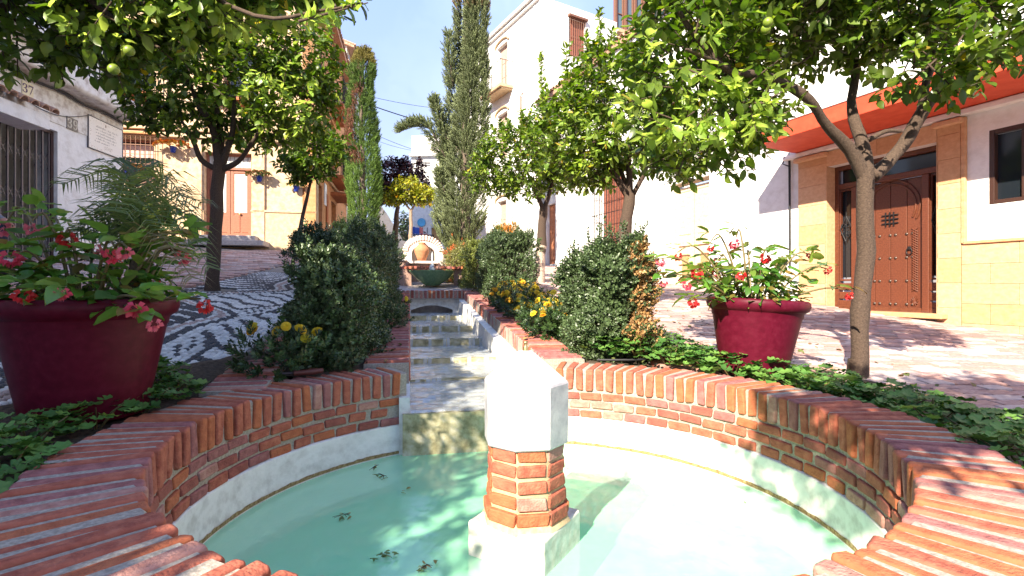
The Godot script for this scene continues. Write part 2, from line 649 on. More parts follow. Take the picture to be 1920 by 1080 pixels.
# ---------------------------------------------------------------- the round pool
func build_pool() -> void:
	var base := C(0.43, 1.97, 0.0)
	var tb := Basis(Vector3.UP, TURN)
	var t := thing("round_pool", "round fountain pool with a wide rim of radial red bricks", "pool", base, tb)
	var a0 := PI - deg_to_rad(338.2)
	var a1 := PI - deg_to_rad(21.8)
	var mo := MB.new()
	mo.lathe([Vector2(1.483, -0.2), Vector2(1.481, 0.50), Vector2(1.47, 0.508), Vector2(1.217, 0.508), Vector2(1.208, 0.500), Vector2(1.208, 0.2)], 120, a0, a1)
	part("mortar_ring", mo, mats["mortar"], t)
	var var_meshes := []
	for i in 6:
		var b := MB.new()
		b.bevel(Vector3.ZERO, Vector3(rnd(0.276, 0.291), 0.13, rnd(0.042, 0.047)), 0.010, 0.003, i)
		var_meshes.append(b.mesh())
	var n := 110
	for i in n:
		var f := deg_to_rad(22.9 + i * 2.865)
		var rad := Vector3(sin(f), 0, -cos(f))
		var bs := Basis(rad, Vector3.UP, rad.cross(Vector3.UP)) * Basis.from_euler(Vector3(rnd(-0.025, 0.025), rnd(-0.01, 0.01), rnd(-0.008, 0.008)))
		part("coping_brick", var_meshes[i % 6], bricks[3 if rng.randf() < 0.10 else (4 if rng.randf() < 0.20 else (0 if rng.randf() < 0.6 else 2))], t, rad * (1.335 + rnd(-0.003, 0.003)) + Vector3(0, 0.449 + rnd(-0.004, 0.004), 0), bs)
	var wm := []
	for i in 6:
		var b := MB.new()
		b.bevel(Vector3.ZERO, Vector3(0.06, rnd(0.039, 0.044), [0.122, 0.126, 0.118, 0.124, 0.1, 0.127][i]), 0.007, 0.0022, i + 8)
		wm.append(b.mesh())
	for k in 3:
		for i in 50:
			var f := deg_to_rad(22.5 + (i + 0.5 * (k % 2) + 0.5) * 6.28)
			if f > deg_to_rad(336.0):
				continue
			var rad := Vector3(sin(f), 0, -cos(f))
			var bs := Basis(rad, Vector3.UP, rad.cross(Vector3.UP)) * Basis.from_euler(Vector3(rnd(-0.02, 0.02), rnd(-0.02, 0.02), 0))
			part("wall_brick", wm[rng.randi() % 6], bx(), t, rad * (1.227 + rnd(-0.003, 0.003)) + Vector3(0, 0.351 - 0.054 * k + rnd(-0.003, 0.003), 0), bs)
	var pl := MB.new()
	pl.lathe([Vector2(1.315, 0.218), Vector2(1.201, 0.222), Vector2(1.194, 0.212), Vector2(1.191, -0.16)], 120, a0, a1)
	part("plaster_wall", pl, mats["pool plaster"], t)
	var sc := MB.new()
	for i in 260:
		var f0 := lerpf(a0, a1, i / 260.0)
		var f1 := lerpf(a0, a1, (i + 1) / 260.0)
		var w0 := 0.008 + 0.006 * noise.get_noise_1d(i * 3.0)
		var w1 := 0.008 + 0.006 * noise.get_noise_1d((i + 1) * 3.0)
		sc.quad(Vector3(1.1905 * sin(f1), 0.056, 1.1905 * cos(f1)), Vector3(1.1905 * sin(f0), 0.056, 1.1905 * cos(f0)), Vector3(1.1905 * sin(f0), 0.066 + w0, 1.1905 * cos(f0)), Vector3(1.1905 * sin(f1), 0.066 + w1, 1.1905 * cos(f1)))
	part("scum_line", sc, M("scum", Color(0.16, 0.09, 0.03), Color(0.42, 0.32, 0.16), 0.12, 0.9), t)
	var fl := MB.new()
	fl.lathe([Vector2(1.25, -0.155), Vector2(0.0, -0.15)], 64)
	part("pool_floor", fl, M("turquoise pool paint", Color(0.24, 0.66, 0.38), Color(0.36, 0.76, 0.49), 0.9, 0.6, "", 0.3, Color(0.50, 0.80, 0.60)), t)
	var wt := MB.new()
	wt.x = Transform3D(tb, base)
	wt.lathe([Vector2(1.193, 0.05), Vector2(0.0, 0.05)], 64)
	var wm2 := StandardMaterial3D.new()
	wm2.resource_name = "pool water"
	wm2.transparency = BaseMaterial3D.TRANSPARENCY_ALPHA
	wm2.albedo_color = Color(lin(0.40, 0.92, 0.57), 0.55)
	wm2.roughness = 0.02
	wm2.normal_enabled = true
	wm2.normal_texture = bump_tex("ripple")
	wm2.normal_scale = 0.07
	wm2.uv1_triplanar = true
	wm2.uv1_world_triplanar = true
	wm2.uv1_scale = Vector3.ONE / 1.3
	mats["water"] = wm2
	struct("pool_water", wt, wm2, "milky green water of the round pool")

# ---------------------------------------------------------------- the stepped channel
func hexa(mb: MB, a0: float, a1: float, b0: float, b1: float, y0: float, t0: float, t1: float) -> void:    # block in channel axes; top slopes from t0 to t1
	var p := func(a: float, y: float, b: float) -> Vector3: return Vector3(a, y, -b)
	mb.quad(p.call(a0, t0, b0), p.call(a1, t0, b0), p.call(a1, t1, b1), p.call(a0, t1, b1))
	mb.quad(p.call(a0, y0, b0), p.call(a1, y0, b0), p.call(a1, t0, b0), p.call(a0, t0, b0))
	mb.quad(p.call(a1, y0, b1), p.call(a0, y0, b1), p.call(a0, t1, b1), p.call(a1, t1, b1))
	mb.quad(p.call(a1, y0, b0), p.call(a1, y0, b1), p.call(a1, t1, b1), p.call(a1, t0, b0))
	mb.quad(p.call(a0, y0, b1), p.call(a0, y0, b0), p.call(a0, t0, b0), p.call(a0, t1, b1))

func build_channel() -> void:
	var tb := Basis(Vector3.UP, TURN)
	var t := thing("water_channel", "stepped white water channel running up between the brick kerbs", "channel", Vector3.ZERO, tb)
	var riser := M("algae stained plaster", Color(0.17, 0.15, 0.07), Color(0.42, 0.38, 0.23), 0.8, 0.8, "mid", 0.3, Color(0.58, 0.54, 0.42), 5, 0.014)
	var steps := [[3.02, 4.0, 0.284], [4.0, 4.81, 0.305], [4.81, 5.8, 0.355], [5.8, 6.7, 0.431], [6.7, 7.85, 0.509], [7.85, 8.95, 0.58]]
	var water := StandardMaterial3D.new()
	water.resource_name = "running water"
	water.transparency = BaseMaterial3D.TRANSPARENCY_ALPHA
	water.albedo_color = Color(lin(0.66, 0.74, 0.86), 0.35)
	water.roughness = 0.05
	water.normal_enabled = true
	water.normal_texture = bump_tex("ripple")
	water.normal_scale = 0.28
	water.uv1_triplanar = true
	water.uv1_world_triplanar = true
	water.uv1_scale = Vector3(2.6, 2.6, 2.6)
	mats["running water"] = water
	var wmb := MB.new()
	wmb.x = Transform3D(tb, Vector3.ZERO)
	var pre := 0.06
	for s in steps:
		var mb := MB.new()
		hexa(mb, -0.04, 0.83, s[0], s[1] + 0.02, -0.2, s[2], s[2])
		part("channel_step", mb, riser, t)
		var nb := int((s[1] - s[0]) / 0.04)
		var hh := func(i: int, j: int) -> Vector3:
			var a := 0.80 * i / 20.0
			var b: float = lerpf(s[0] - 0.012, s[1], float(j) / nb)
			return Vector3(a, s[2] + 0.012 + 0.005 * noise.get_noise_2d(a * 30, b * 40) + 0.003 * sin(b * 60 + 3 * noise.get_noise_2d(a * 9, b * 9)), -b)
		for j in nb:
			for i in 20:
				wmb.quad(hh.call(i, j), hh.call(i + 1, j), hh.call(i + 1, j + 1), hh.call(i, j + 1))
		for i in 20:      # the film that runs down the riser, broken into strands
			if s[0] > 3.5 and noise.get_noise_2d(i * 4.0, s[0] * 9.0) > 0.15:
				var a: float = 0.04 * i
				wmb.quad(Vector3(a, pre + 0.012, -(s[0] - 0.016)), Vector3(a + 0.033, pre + 0.012, -(s[0] - 0.016)), hh.call(i + 1, 0) - Vector3(0.006, 0, 0), hh.call(i, 0))
		pre = s[2]
	struct("channel_water", wmb, water, "thin rippling water running down the white channel steps")
	var wl := MB.new()
	hexa(wl, -0.06, 0.0, 3.05, 8.95, -0.2, curb_top(3.05) - 0.136, curb_top(8.95) - 0.136)
	part("side_wall", wl, mats["pool plaster"], t)
	var wr := MB.new()
	hexa(wr, 0.79, 0.90, 3.08, 8.95, -0.2, curb_top(3.05) - 0.136, curb_top(8.95) - 0.136)
	part("side_wall", wr, mats["pool plaster"], t)
	var ew := MB.new()
	var poly := [Vector2(-0.05, 0.45), Vector2(0.02, 0.45), Vector2(0.02, 0.64)]
	for i in range(1, 11):
		var u := i / 10.0
		poly.append(Vector2(lerpf(0.02, 0.70, u), 0.64 + 0.075 * sin(PI * u)))
	poly.append_array([Vector2(0.70, 0.45), Vector2(0.88, 0.45), Vector2(0.88, curb_top(8.9) - 0.13), Vector2(-0.05, curb_top(8.9) - 0.13)])
	ew.prism(poly, 0.12)
	part("end_wall", ew, mats["pool plaster"], t, Vector3(0, 0, -8.72))
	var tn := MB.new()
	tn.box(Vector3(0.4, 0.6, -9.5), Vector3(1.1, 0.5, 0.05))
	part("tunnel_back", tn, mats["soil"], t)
	# four brick kerbs and the cross kerb
	var meshes := []
	for i in 6:
		var b := MB.new()
		b.bevel(Vector3.ZERO, Vector3(rnd(0.275, 0.287), 0.13, rnd(0.045, 0.052)), 0.01, 0.0024, i + 20)
		meshes.append(b.mesh())
	for k in [[-0.285, 0.0, 3.37, 8.62, "inner brick kerb left of the water channel"], [0.872, 1.157, 3.37, 8.62, "inner brick kerb right of the water channel, beside the marigolds"],
			[-0.975, -0.69, 2.70, 8.62, "outer brick kerb between the left hedge and the pebble mosaic"], [1.555, 1.84, 2.76, 8.62, "outer brick kerb right of the brown-patched hedge"]]:
		var c := thing("brick_kerb", k[4], "kerb", Vector3.ZERO, tb, "brick kerbs along the channel")
		var mo := MB.new()
		var top := side_top if k[0] < -0.5 else curb_top
		var tilt: float = atan((top.call(8.0) - top.call(3.0)) / 5.0)
		hexa(mo, k[0] + 0.004, k[1] - 0.004, k[2] - 0.01, k[3], 0.2, top.call(k[2] - 0.01) - 0.008, top.call(k[3]) - 0.008)
		part("mortar_bed", mo, mats["mortar"], c)
		var n := int((k[3] - k[2]) / 0.078)
		for i in n:
			var b: float = k[2] + (i + 0.5) * 0.078
			part("brick", meshes[rng.randi() % 6], bricks[4] if rng.randf() < 0.4 else bx(), c, Vector3((k[0] + k[1]) / 2 + rnd(-0.005, 0.005), top.call(b) - 0.065 + rnd(-0.003, 0.003), -b), Basis.from_euler(Vector3(tilt + rnd(-0.02, 0.02), rnd(-0.012, 0.012), rnd(-0.015, 0.015))))
	var cc := thing("brick_kerb", "short brick kerb crossing the far end of the water channel", "kerb", Vector3.ZERO, tb, "brick kerbs along the channel")
	var cmo := MB.new()
	hexa(cmo, -0.98, 1.84, 8.64, 8.92, 0.815, 0.948, 0.953)
	part("mortar_bed", cmo, mats["mortar"], cc)
	for i in 40:
		part("brick", meshes[rng.randi() % 6], bx(), cc, Vector3(-0.94 + i * 0.07, 0.895 + rnd(-0.003, 0.003), -8.775), Basis(Vector3.UP, PI / 2) * Basis.from_euler(Vector3(rnd(-0.02, 0.02), rnd(-0.012, 0.012), 0)))

# ---------------------------------------------------------------- the pillar in the pool
func octa(r: float, y: float, turn: float) -> Array:
	var o := []
	for i in 8:
		var a := turn + TAU * i / 8.0
		o.append(Vector3(r * sin(a), y, r * cos(a)))
	return o

func build_pillar() -> void:
	var at := Vector3(0.05, 0.0, -1.92)
	var t := thing("fountain_pillar", "octagonal brick pillar with a pointed white marble cap in the pool", "fountain pillar", at)
	var pd := MB.new()
	pd.bevel(Vector3(0, 0.0, 0), Vector3(0.305, 0.34, 0.305), 0.012, 0.002, 3)
	part("pedestal", pd, M("pedestal plaster", Color(0.50, 0.47, 0.41), Color(0.76, 0.74, 0.70), 0.35, 0.85, "coarse", 0.5), t, Vector3.ZERO, Basis(Vector3.UP, deg_to_rad(-31.0)))
	var turn := deg_to_rad(31.0)
	var core := MB.new()
	core.x = Transform3D(Basis(Vector3.UP, turn), Vector3.ZERO)
	core.lathe([Vector2(0.166, 0.165), Vector2(0.156, 0.182), Vector2(0.142, 0.20), Vector2(0.136, 0.448)], 8)
	part("mortar_core", core, M("ochre mortar", Color(0.42, 0.30, 0.16), Color(0.58, 0.44, 0.27), 0.2, 0.95, "pebbly", 0.5), t)
	for k in 5:
		var r := 0.151 - 0.0022 * k + (0.006 if k == 0 else 0.0)
		for i in 8:
			var a := turn + TAU * (i + 0.5) / 8.0
			var ap := r * cos(PI / 8.0)
			var w := 2.0 * r * sin(PI / 8.0)
			var b := MB.new()
			b.bevel(Vector3(0, 0, -0.02), Vector3(w - 0.006 - rnd(0, 0.006), rnd(0.040, 0.044), 0.045), 0.006, 0.0022, i + k * 8)
			part("brick", b, bricks[[0, 2, 0, 0, 3][rng.randi() % 5]], t, Vector3(ap * sin(a), 0.208 + k * 0.0536, ap * cos(a)) + Vector3(rnd(-0.002, 0.002), rnd(-0.002, 0.002), 0), Basis(Vector3.UP, a))
	var cp := MB.new()
	var rings := [octa(0.150, 0.434, turn), octa(0.156, 0.440, turn), octa(0.158, 0.650, turn), octa(0.154, 0.658, turn), octa(0.026, 0.762, turn), octa(0.0, 0.764, turn)]
	for j in 5:
		for i in 8:
			cp.quad(rings[j][i], rings[j][(i + 1) % 8], rings[j + 1][(i + 1) % 8], rings[j + 1][i])
	var marble := M("white marble", Color(0.33, 0.33, 0.36), Color(0.52, 0.51, 0.52), 0.5, 0.45, "fine", 0.12, Color(0.58, 0.57, 0.56), 6, 0.008)
	part("marble_cap", cp, marble, t, Vector3(0, 0.008, 0))
	var nz := MB.new()
	nz.lathe([Vector2(0.011, 0.75), Vector2(0.011, 0.776), Vector2(0.007, 0.777), Vector2(0.007, 0.79), Vector2(0.009, 0.791), Vector2(0.009, 0.797), Vector2(0.0, 0.797)], 10)
	part("nozzle", nz, plain("brass", Color(0.55, 0.42, 0.2), 0.35, 0.9), t, Vector3(0, 0.008, 0))

# ---------------------------------------------------------------- the small fountain at the far end of the channel
func build_far_fountain() -> void:
	var tb := Basis(Vector3.UP, TURN)
	var pf := MB.new()
	pf.x = Transform3D(tb, Vector3.ZERO)
	hexa(pf, -1.0, 1.86, 8.92, 11.3, 0.3, 0.955, 1.17)
	struct("fountain_terrace", pf, M("terrace stone", Color(0.32, 0.27, 0.26), Color(0.50, 0.44, 0.42), 0.6, 0.8, "mid", 0.4), "paved step in front of the small fountain")
	var t := thing("fountain_basin", "octagonal brick basin holding a green fluted bowl", "basin", C(0.42, 10.35, 1.06), tb)
	var w := MB.new()
	for i in 8:
		var a := TAU * (i + 0.5) / 8.0
		if i == 0 or i == 7:
			pass
		w.x = Transform3D(Basis(Vector3.UP, a), Vector3(0.62 * sin(a), 0, 0.62 * cos(a)))
		if cos(a) < 0.92:
			w.box(Vector3(0, 0.12, 0), Vector3(0.56, 0.34, 0.16))
	part("basin_wall", w, M("rosy brick wall", Color(0.36, 0.20, 0.15), Color(0.58, 0.42, 0.36), 0.15, 0.9, "mid", 0.5), t)
	var mesh := MB.new()
	mesh.bevel(Vector3.ZERO, Vector3(0.055, 0.05, 0.2), 0.008, 0.002, 2)
	var bm := mesh.mesh()
	for i in 44:
		var a := TAU * i / 44.0
		part("coping_brick", bm, bx(), t, Vector3(0.67 * sin(a), 0.315, 0.67 * cos(a)), Basis(Vector3.UP, a))
	var fw := MB.new()
	fw.lathe([Vector2(0.6, 0.26), Vector2(0, 0.26)], 24)
	part("basin_water", fw, mats["water"], t)
	var bl := thing("fountain_bowl", "green glazed fluted bowl brimming with water at the far basin", "bowl", C(0.40, 9.62, 1.04), tb)
	var bo := MB.new()
	bo.lathe([Vector2(0.10, 0.0), Vector2(0.13, 0.02), Vector2(0.26, 0.12), Vector2(0.37, 0.26), Vector2(0.38, 0.275), Vector2(0.36, 0.272), Vector2(0.25, 0.14), Vector2(0.0, 0.1)], 96, 0, TAU, 0.09, 18)
	part("fluted_shell", bo, M("green glaze", Color(0.11, 0.24, 0.11), Color(0.24, 0.40, 0.22), 0.3, 0.25), bl)
	var bw := MB.new()
	bw.lathe([Vector2(0.37, 0.262), Vector2(0, 0.262)], 32)
	part("bowl_water", bw, mats["water"], bl)
	var jt := MB.new()
	var prof := []
	for i in 14:
		var f := i / 13.0
		prof.append(Vector2((0.05 * (1 - f) + 0.03 * sin(f * 9.0) * (1 - f) + 0.006) * (0.8 if f < 0.95 else 0.3), 0.26 + 0.36 * f))
	jt.lathe(prof, 14)
	var glass := StandardMaterial3D.new()
	glass.resource_name = "water jet"
	glass.transparency = BaseMaterial3D.TRANSPARENCY_ALPHA
	glass.albedo_color = Color(lin(0.72, 0.80, 0.88), 0.5)
	glass.roughness = 0.1
	part("water_jet", jt, glass, bl)
	# brick niche with a clay jar
	var n := thing("brick_niche", "small arched brick niche behind the fountain basin", "niche", C(0.28, 11.25, 1.12), tb)
	var poly := [Vector2(-0.42, 0.0), Vector2(-0.24, 0.0), Vector2(-0.24, 0.62)]
	for i in range(1, 8):
		var a := PI - PI * i / 8.0
		poly.append(Vector2(0.24 * cos(a), 0.62 + 0.16 * sin(a)))
	poly.append_array([Vector2(0.24, 0.62), Vector2(0.24, 0.0), Vector2(0.42, 0.0), Vector2(0.42, 0.60)])
	for i in 13:
		var a := PI * i / 12.0
		poly.append(Vector2(0.42 * cos(a), 0.66 + 0.33 * sin(a)))
	var nm := MB.new()
	nm.prism(poly, 0.3)
	part("niche_wall", nm, M("pale brick", Color(0.58, 0.46, 0.40), Color(0.72, 0.62, 0.56), 0.2, 0.9, "mid", 0.4), n)
	var bk := MB.new()
	bk.box(Vector3(0, 0.4, -0.27), Vector3(0.6, 0.8, 0.05))
	part("niche_back", bk, mats["white plaster"], n)
	var sh := MB.new()
	sh.box(Vector3(0, 0.42, 0.02), Vector3(0.62, 0.05, 0.34))
	sh.prism([Vector2(-0.2, 0.18), Vector2(0.2, 0.18), Vector2(0.28, 0.39), Vector2(-0.28, 0.39)], 0.05)
	part("shelf", sh, mats["pale brick"], n)
	var sm := MB.new()
	sm.bevel(Vector3.ZERO, Vector3(0.035, 0.11, 0.06), 0.006, 0.001, 1)
	var smm := sm.mesh()
	for i in 19:
		var a := PI * (i + 0.5) / 19.0
		part("arch_brick", smm, mats["pale brick"], n, Vector3(0.375 * cos(a), 0.66 + 0.285 * sin(a), 0.0), Basis(Vector3(0, 0, 1), a - PI / 2))
	for sd in [-1, 1]:
		var pr := thing("brick_plinth", "low brick plinth on the %s of the niche" % ("left" if sd < 0 else "right"), "plinth", C(0.36 + sd * 0.72, 11.1, 1.1), tb)
		var pb := MB.new()
		pb.bevel(Vector3(0, 0.2, 0), Vector3(0.55, 0.5, 0.4), 0.02, 0.003, 2)
		part("plinth_body", pb, mats["rosy brick wall"], pr)
		var pc := MB.new()
		pc.bevel(Vector3(0, 0.47, 0.01), Vector3(0.6, 0.05, 0.45), 0.012, 0.002, 2)
		part("plinth_top", pc, mats["pale brick"], pr)
	var jar := MB.new()
	jar.lathe([Vector2(0.0, 0.0), Vector2(0.08, 0.0), Vector2(0.11, 0.08), Vector2(0.155, 0.2), Vector2(0.15, 0.27), Vector2(0.09, 0.33), Vector2(0.065, 0.35), Vector2(0.08, 0.385), Vector2(0.075, 0.39), Vector2(0.055, 0.36), Vector2(0.0, 0.34)], 28)
	var jo := thing("clay_jar", "round terracotta jar standing in the brick niche", "jar", C(0.25, 11.2, 1.565), tb)
	part("jar_body", jar, M("terracotta", Color(0.40, 0.15, 0.07), Color(0.52, 0.24, 0.12), 0.4, 0.8, "fine", 0.3), jo)

# ---------------------------------------------------------------- houses
func wall_frame(x: float, z: float, dx: float, dz: float) -> Transform3D:     # left end of a wall as seen from outside; heights count from the eye
	var ax := Vector3(dx, 0, -dz).normalized()
	return Transform3D(Basis(ax, Vector3.UP, ax.cross(Vector3.UP)), Vector3(x, EYE, -z))

func house(called: String, label: String, f: Transform3D, category := "building") -> Node3D:
	return thing(called, label, category, f.origin, f.basis)

func bp(called: String, parent: Node, mat: Material, c: Vector3, s: Vector3, r := 0.008, basis := Basis.IDENTITY) -> MeshInstance3D:
	var b := MB.new()
	if minf(s.x, minf(s.y, s.z)) < 0.012:
		b.box(Vector3.ZERO, s)
	else:
		b.bevel(Vector3.ZERO, s, r)
	return part(called, b, mat, parent, c, basis)

func frame_mb(x0: float, y0: float, x1: float, y1: float, w: float, d: float, z: float) -> MB:
	var m := MB.new()
	m.bevel(Vector3(x0 + w / 2, (y0 + y1) / 2, z), Vector3(w, y1 - y0, d), 0.006)
	m.bevel(Vector3(x1 - w / 2, (y0 + y1) / 2, z), Vector3(w, y1 - y0, d), 0.006)
	m.bevel(Vector3((x0 + x1) / 2, y1 - w / 2, z), Vector3(x1 - x0 - 2 * w, w, d), 0.006)
	m.bevel(Vector3((x0 + x1) / 2, y0 + w / 2, z), Vector3(x1 - x0 - 2 * w, w, d), 0.006)
	return m

func glass_mat() -> StandardMaterial3D:
	return plain("dark glass", Color(0.012, 0.016, 0.022), 0.06)

func panel_door(parent: Node, x0: float, y0: float, x1: float, y1: float, z: float, mat: Material, rows: Array, called := "door") -> MeshInstance3D:
	var w := x1 - x0
	var sl := MB.new()
	sl.box(Vector3(0, 0, 0), Vector3(w, y1 - y0, 0.035))
	var d := part(called, sl, mat, parent, Vector3((x0 + x1) / 2, (y0 + y1) / 2, z))
	var fr := frame_mb(-w / 2, -(y1 - y0) / 2, w / 2, (y1 - y0) / 2, minf(0.1, w * 0.16), 0.06, 0.0)
	part("frame", fr, mat, d)
	for r in rows:         # [from, to, columns] in shares of the height
		var n: int = r[2]
		for i in n:
			var pw := (w - 0.2 * w) / n
			var cx := -w * 0.4 + pw * (i + 0.5)
			var ya: float = lerpf(-(y1 - y0) / 2, (y1 - y0) / 2, r[0])
			var yb: float = lerpf(-(y1 - y0) / 2, (y1 - y0) / 2, r[1])
			bp("panel", d, mat, Vector3(cx, (ya + yb) / 2, 0.022), Vector3(pw - 0.05, yb - ya, 0.02), 0.009)
	return d

func grille(parent: Node, x0: float, y0: float, x1: float, y1: float, z: float, step: float, mat: Material, rows: int, called := "grille_bar", r := 0.009) -> void:
	var n := int(round((x1 - x0) / step))
	var vb := MB.new()
	vb.tube([Vector3(0, 0, 0), Vector3(0, y1 - y0, 0)], [r, r], 6)
	var vm := vb.mesh()
	for i in n + 1:
		part(called, vm, mat, parent, Vector3(lerpf(x0, x1, float(i) / n), y0, z))
	var hb := MB.new()
	hb.box(Vector3.ZERO, Vector3(x1 - x0 + 0.03, r * 2.2, 0.008))
	var hm := hb.mesh()
	for k in rows:
		part("cross_bar", hm, mat, parent, Vector3((x0 + x1) / 2, lerpf(y0, y1, float(k) / (rows - 1)), z))

func tile_mesh(length: float, r: float) -> ArrayMesh:
	var m := MB.new()
	var n := 8
	for i in n:
		for sh in 2:
			var rr := r if sh == 0 else r - 0.014
			var a := PI * i / n
			var b := PI * (i + 1) / n
			var p := Vector3(rr * cos(a), rr * sin(a), 0)
			var q := Vector3(rr * cos(b), rr * sin(b), 0)
			var o := Vector3(0, 0, -length)
			if sh == 0:
				m.quad(p, p + o, q + o, q)
			else:
				m.quad(q, q + o, p + o, p)
		var a2 := PI * i / n
		var b2 := PI * (i + 1) / n
		m.quad(Vector3((r - 0.014) * cos(a2), (r - 0.014) * sin(a2), 0), Vector3(r * cos(a2), r * sin(a2), 0), Vector3(r * cos(b2), r * sin(b2), 0), Vector3((r - 0.014) * cos(b2), (r - 0.014) * sin(b2), 0))
	return m.mesh()

func tiled_eave(parent: Node, x0: float, x1: float, y: float, z: float, back: float, rise: float, mat: Material, called := "roof_tile") -> void:
	var rf := MB.new()
	var a := Vector3(x0, y - 0.03, z)
	var b := Vector3(x1, y - 0.03, z)
	var c := Vector3(x1, y + rise, z - back)
	var d := Vector3(x0, y + rise, z - back)
	var dn := Vector3(0, -0.12, 0)
	rf.quad(a, b, c, d)
	rf.quad(a + dn, d + dn, c + dn, b + dn)
	rf.quad(a + dn, b + dn, b, a)
	rf.quad(b + dn, c + dn, c, b)
	rf.quad(d + dn, a + dn, a, d)
	rf.quad(c + dn, d + dn, d, c)
	part("roof", rf, mat, parent)
	var tm := tile_mesh(back * 0.98, 0.085)
	var n := int((x1 - x0) / 0.2)
	var sl := atan2(rise, back)
	for i in n:
		part(called, tm, mat, parent, Vector3(x0 + 0.1 + i * 0.2 + rnd(-0.008, 0.008), y - 0.02 + rnd(-0.006, 0.006), z + 0.05 + rnd(-0.012, 0.012)), Basis.from_euler(Vector3(sl, rnd(-0.01, 0.01), 0)))

func wall_pot(label: String, f: Transform3D, x: float, y: float, col: Color, leafc: Color, spread: float, n: int) -> void:
	var o := f * Vector3(x, y, 0.1)
	var t := thing("wall_flowerpot", label, "flowerpot", o, f.basis, "flowerpots on the house walls")
	var m := MB.new()
	m.lathe([Vector2(0.0, -0.08), Vector2(0.06, -0.08), Vector2(0.09, 0.07), Vector2(0.1, 0.075), Vector2(0.1, 0.1), Vector2(0.085, 0.1), Vector2(0.08, 0.06), Vector2(0, 0.06)], 16)
	part("pot", m, plain("blue glazed pot", Color(0.02, 0.05, 0.35), 0.25), t)
	var xf := []
	var co := []
	for i in n:
		var u := any_dir()
		u.y = absf(u.y) * 0.6 - 0.12
		var p := Vector3(u.x * spread, 0.12 + u.y * spread * 0.55, 0.05 + absf(u.z) * spread * 0.5)
		xf.append(Transform3D(facing(any_dir() + Vector3(0, 0.2, 0.3), Vector3.UP).scaled(Vector3.ONE * rnd(0.05, 0.085)), p))
		co.append(leafc * rnd(0.7, 1.3) if rng.randf() < 0.45 else col * rnd(0.7, 1.25))
	many("flowers", mats["petal mesh"], leaf_mat("petals", Color(1, 1, 1), Color(0.5, 0.5, 0.5), 0.6), xf, co, t)

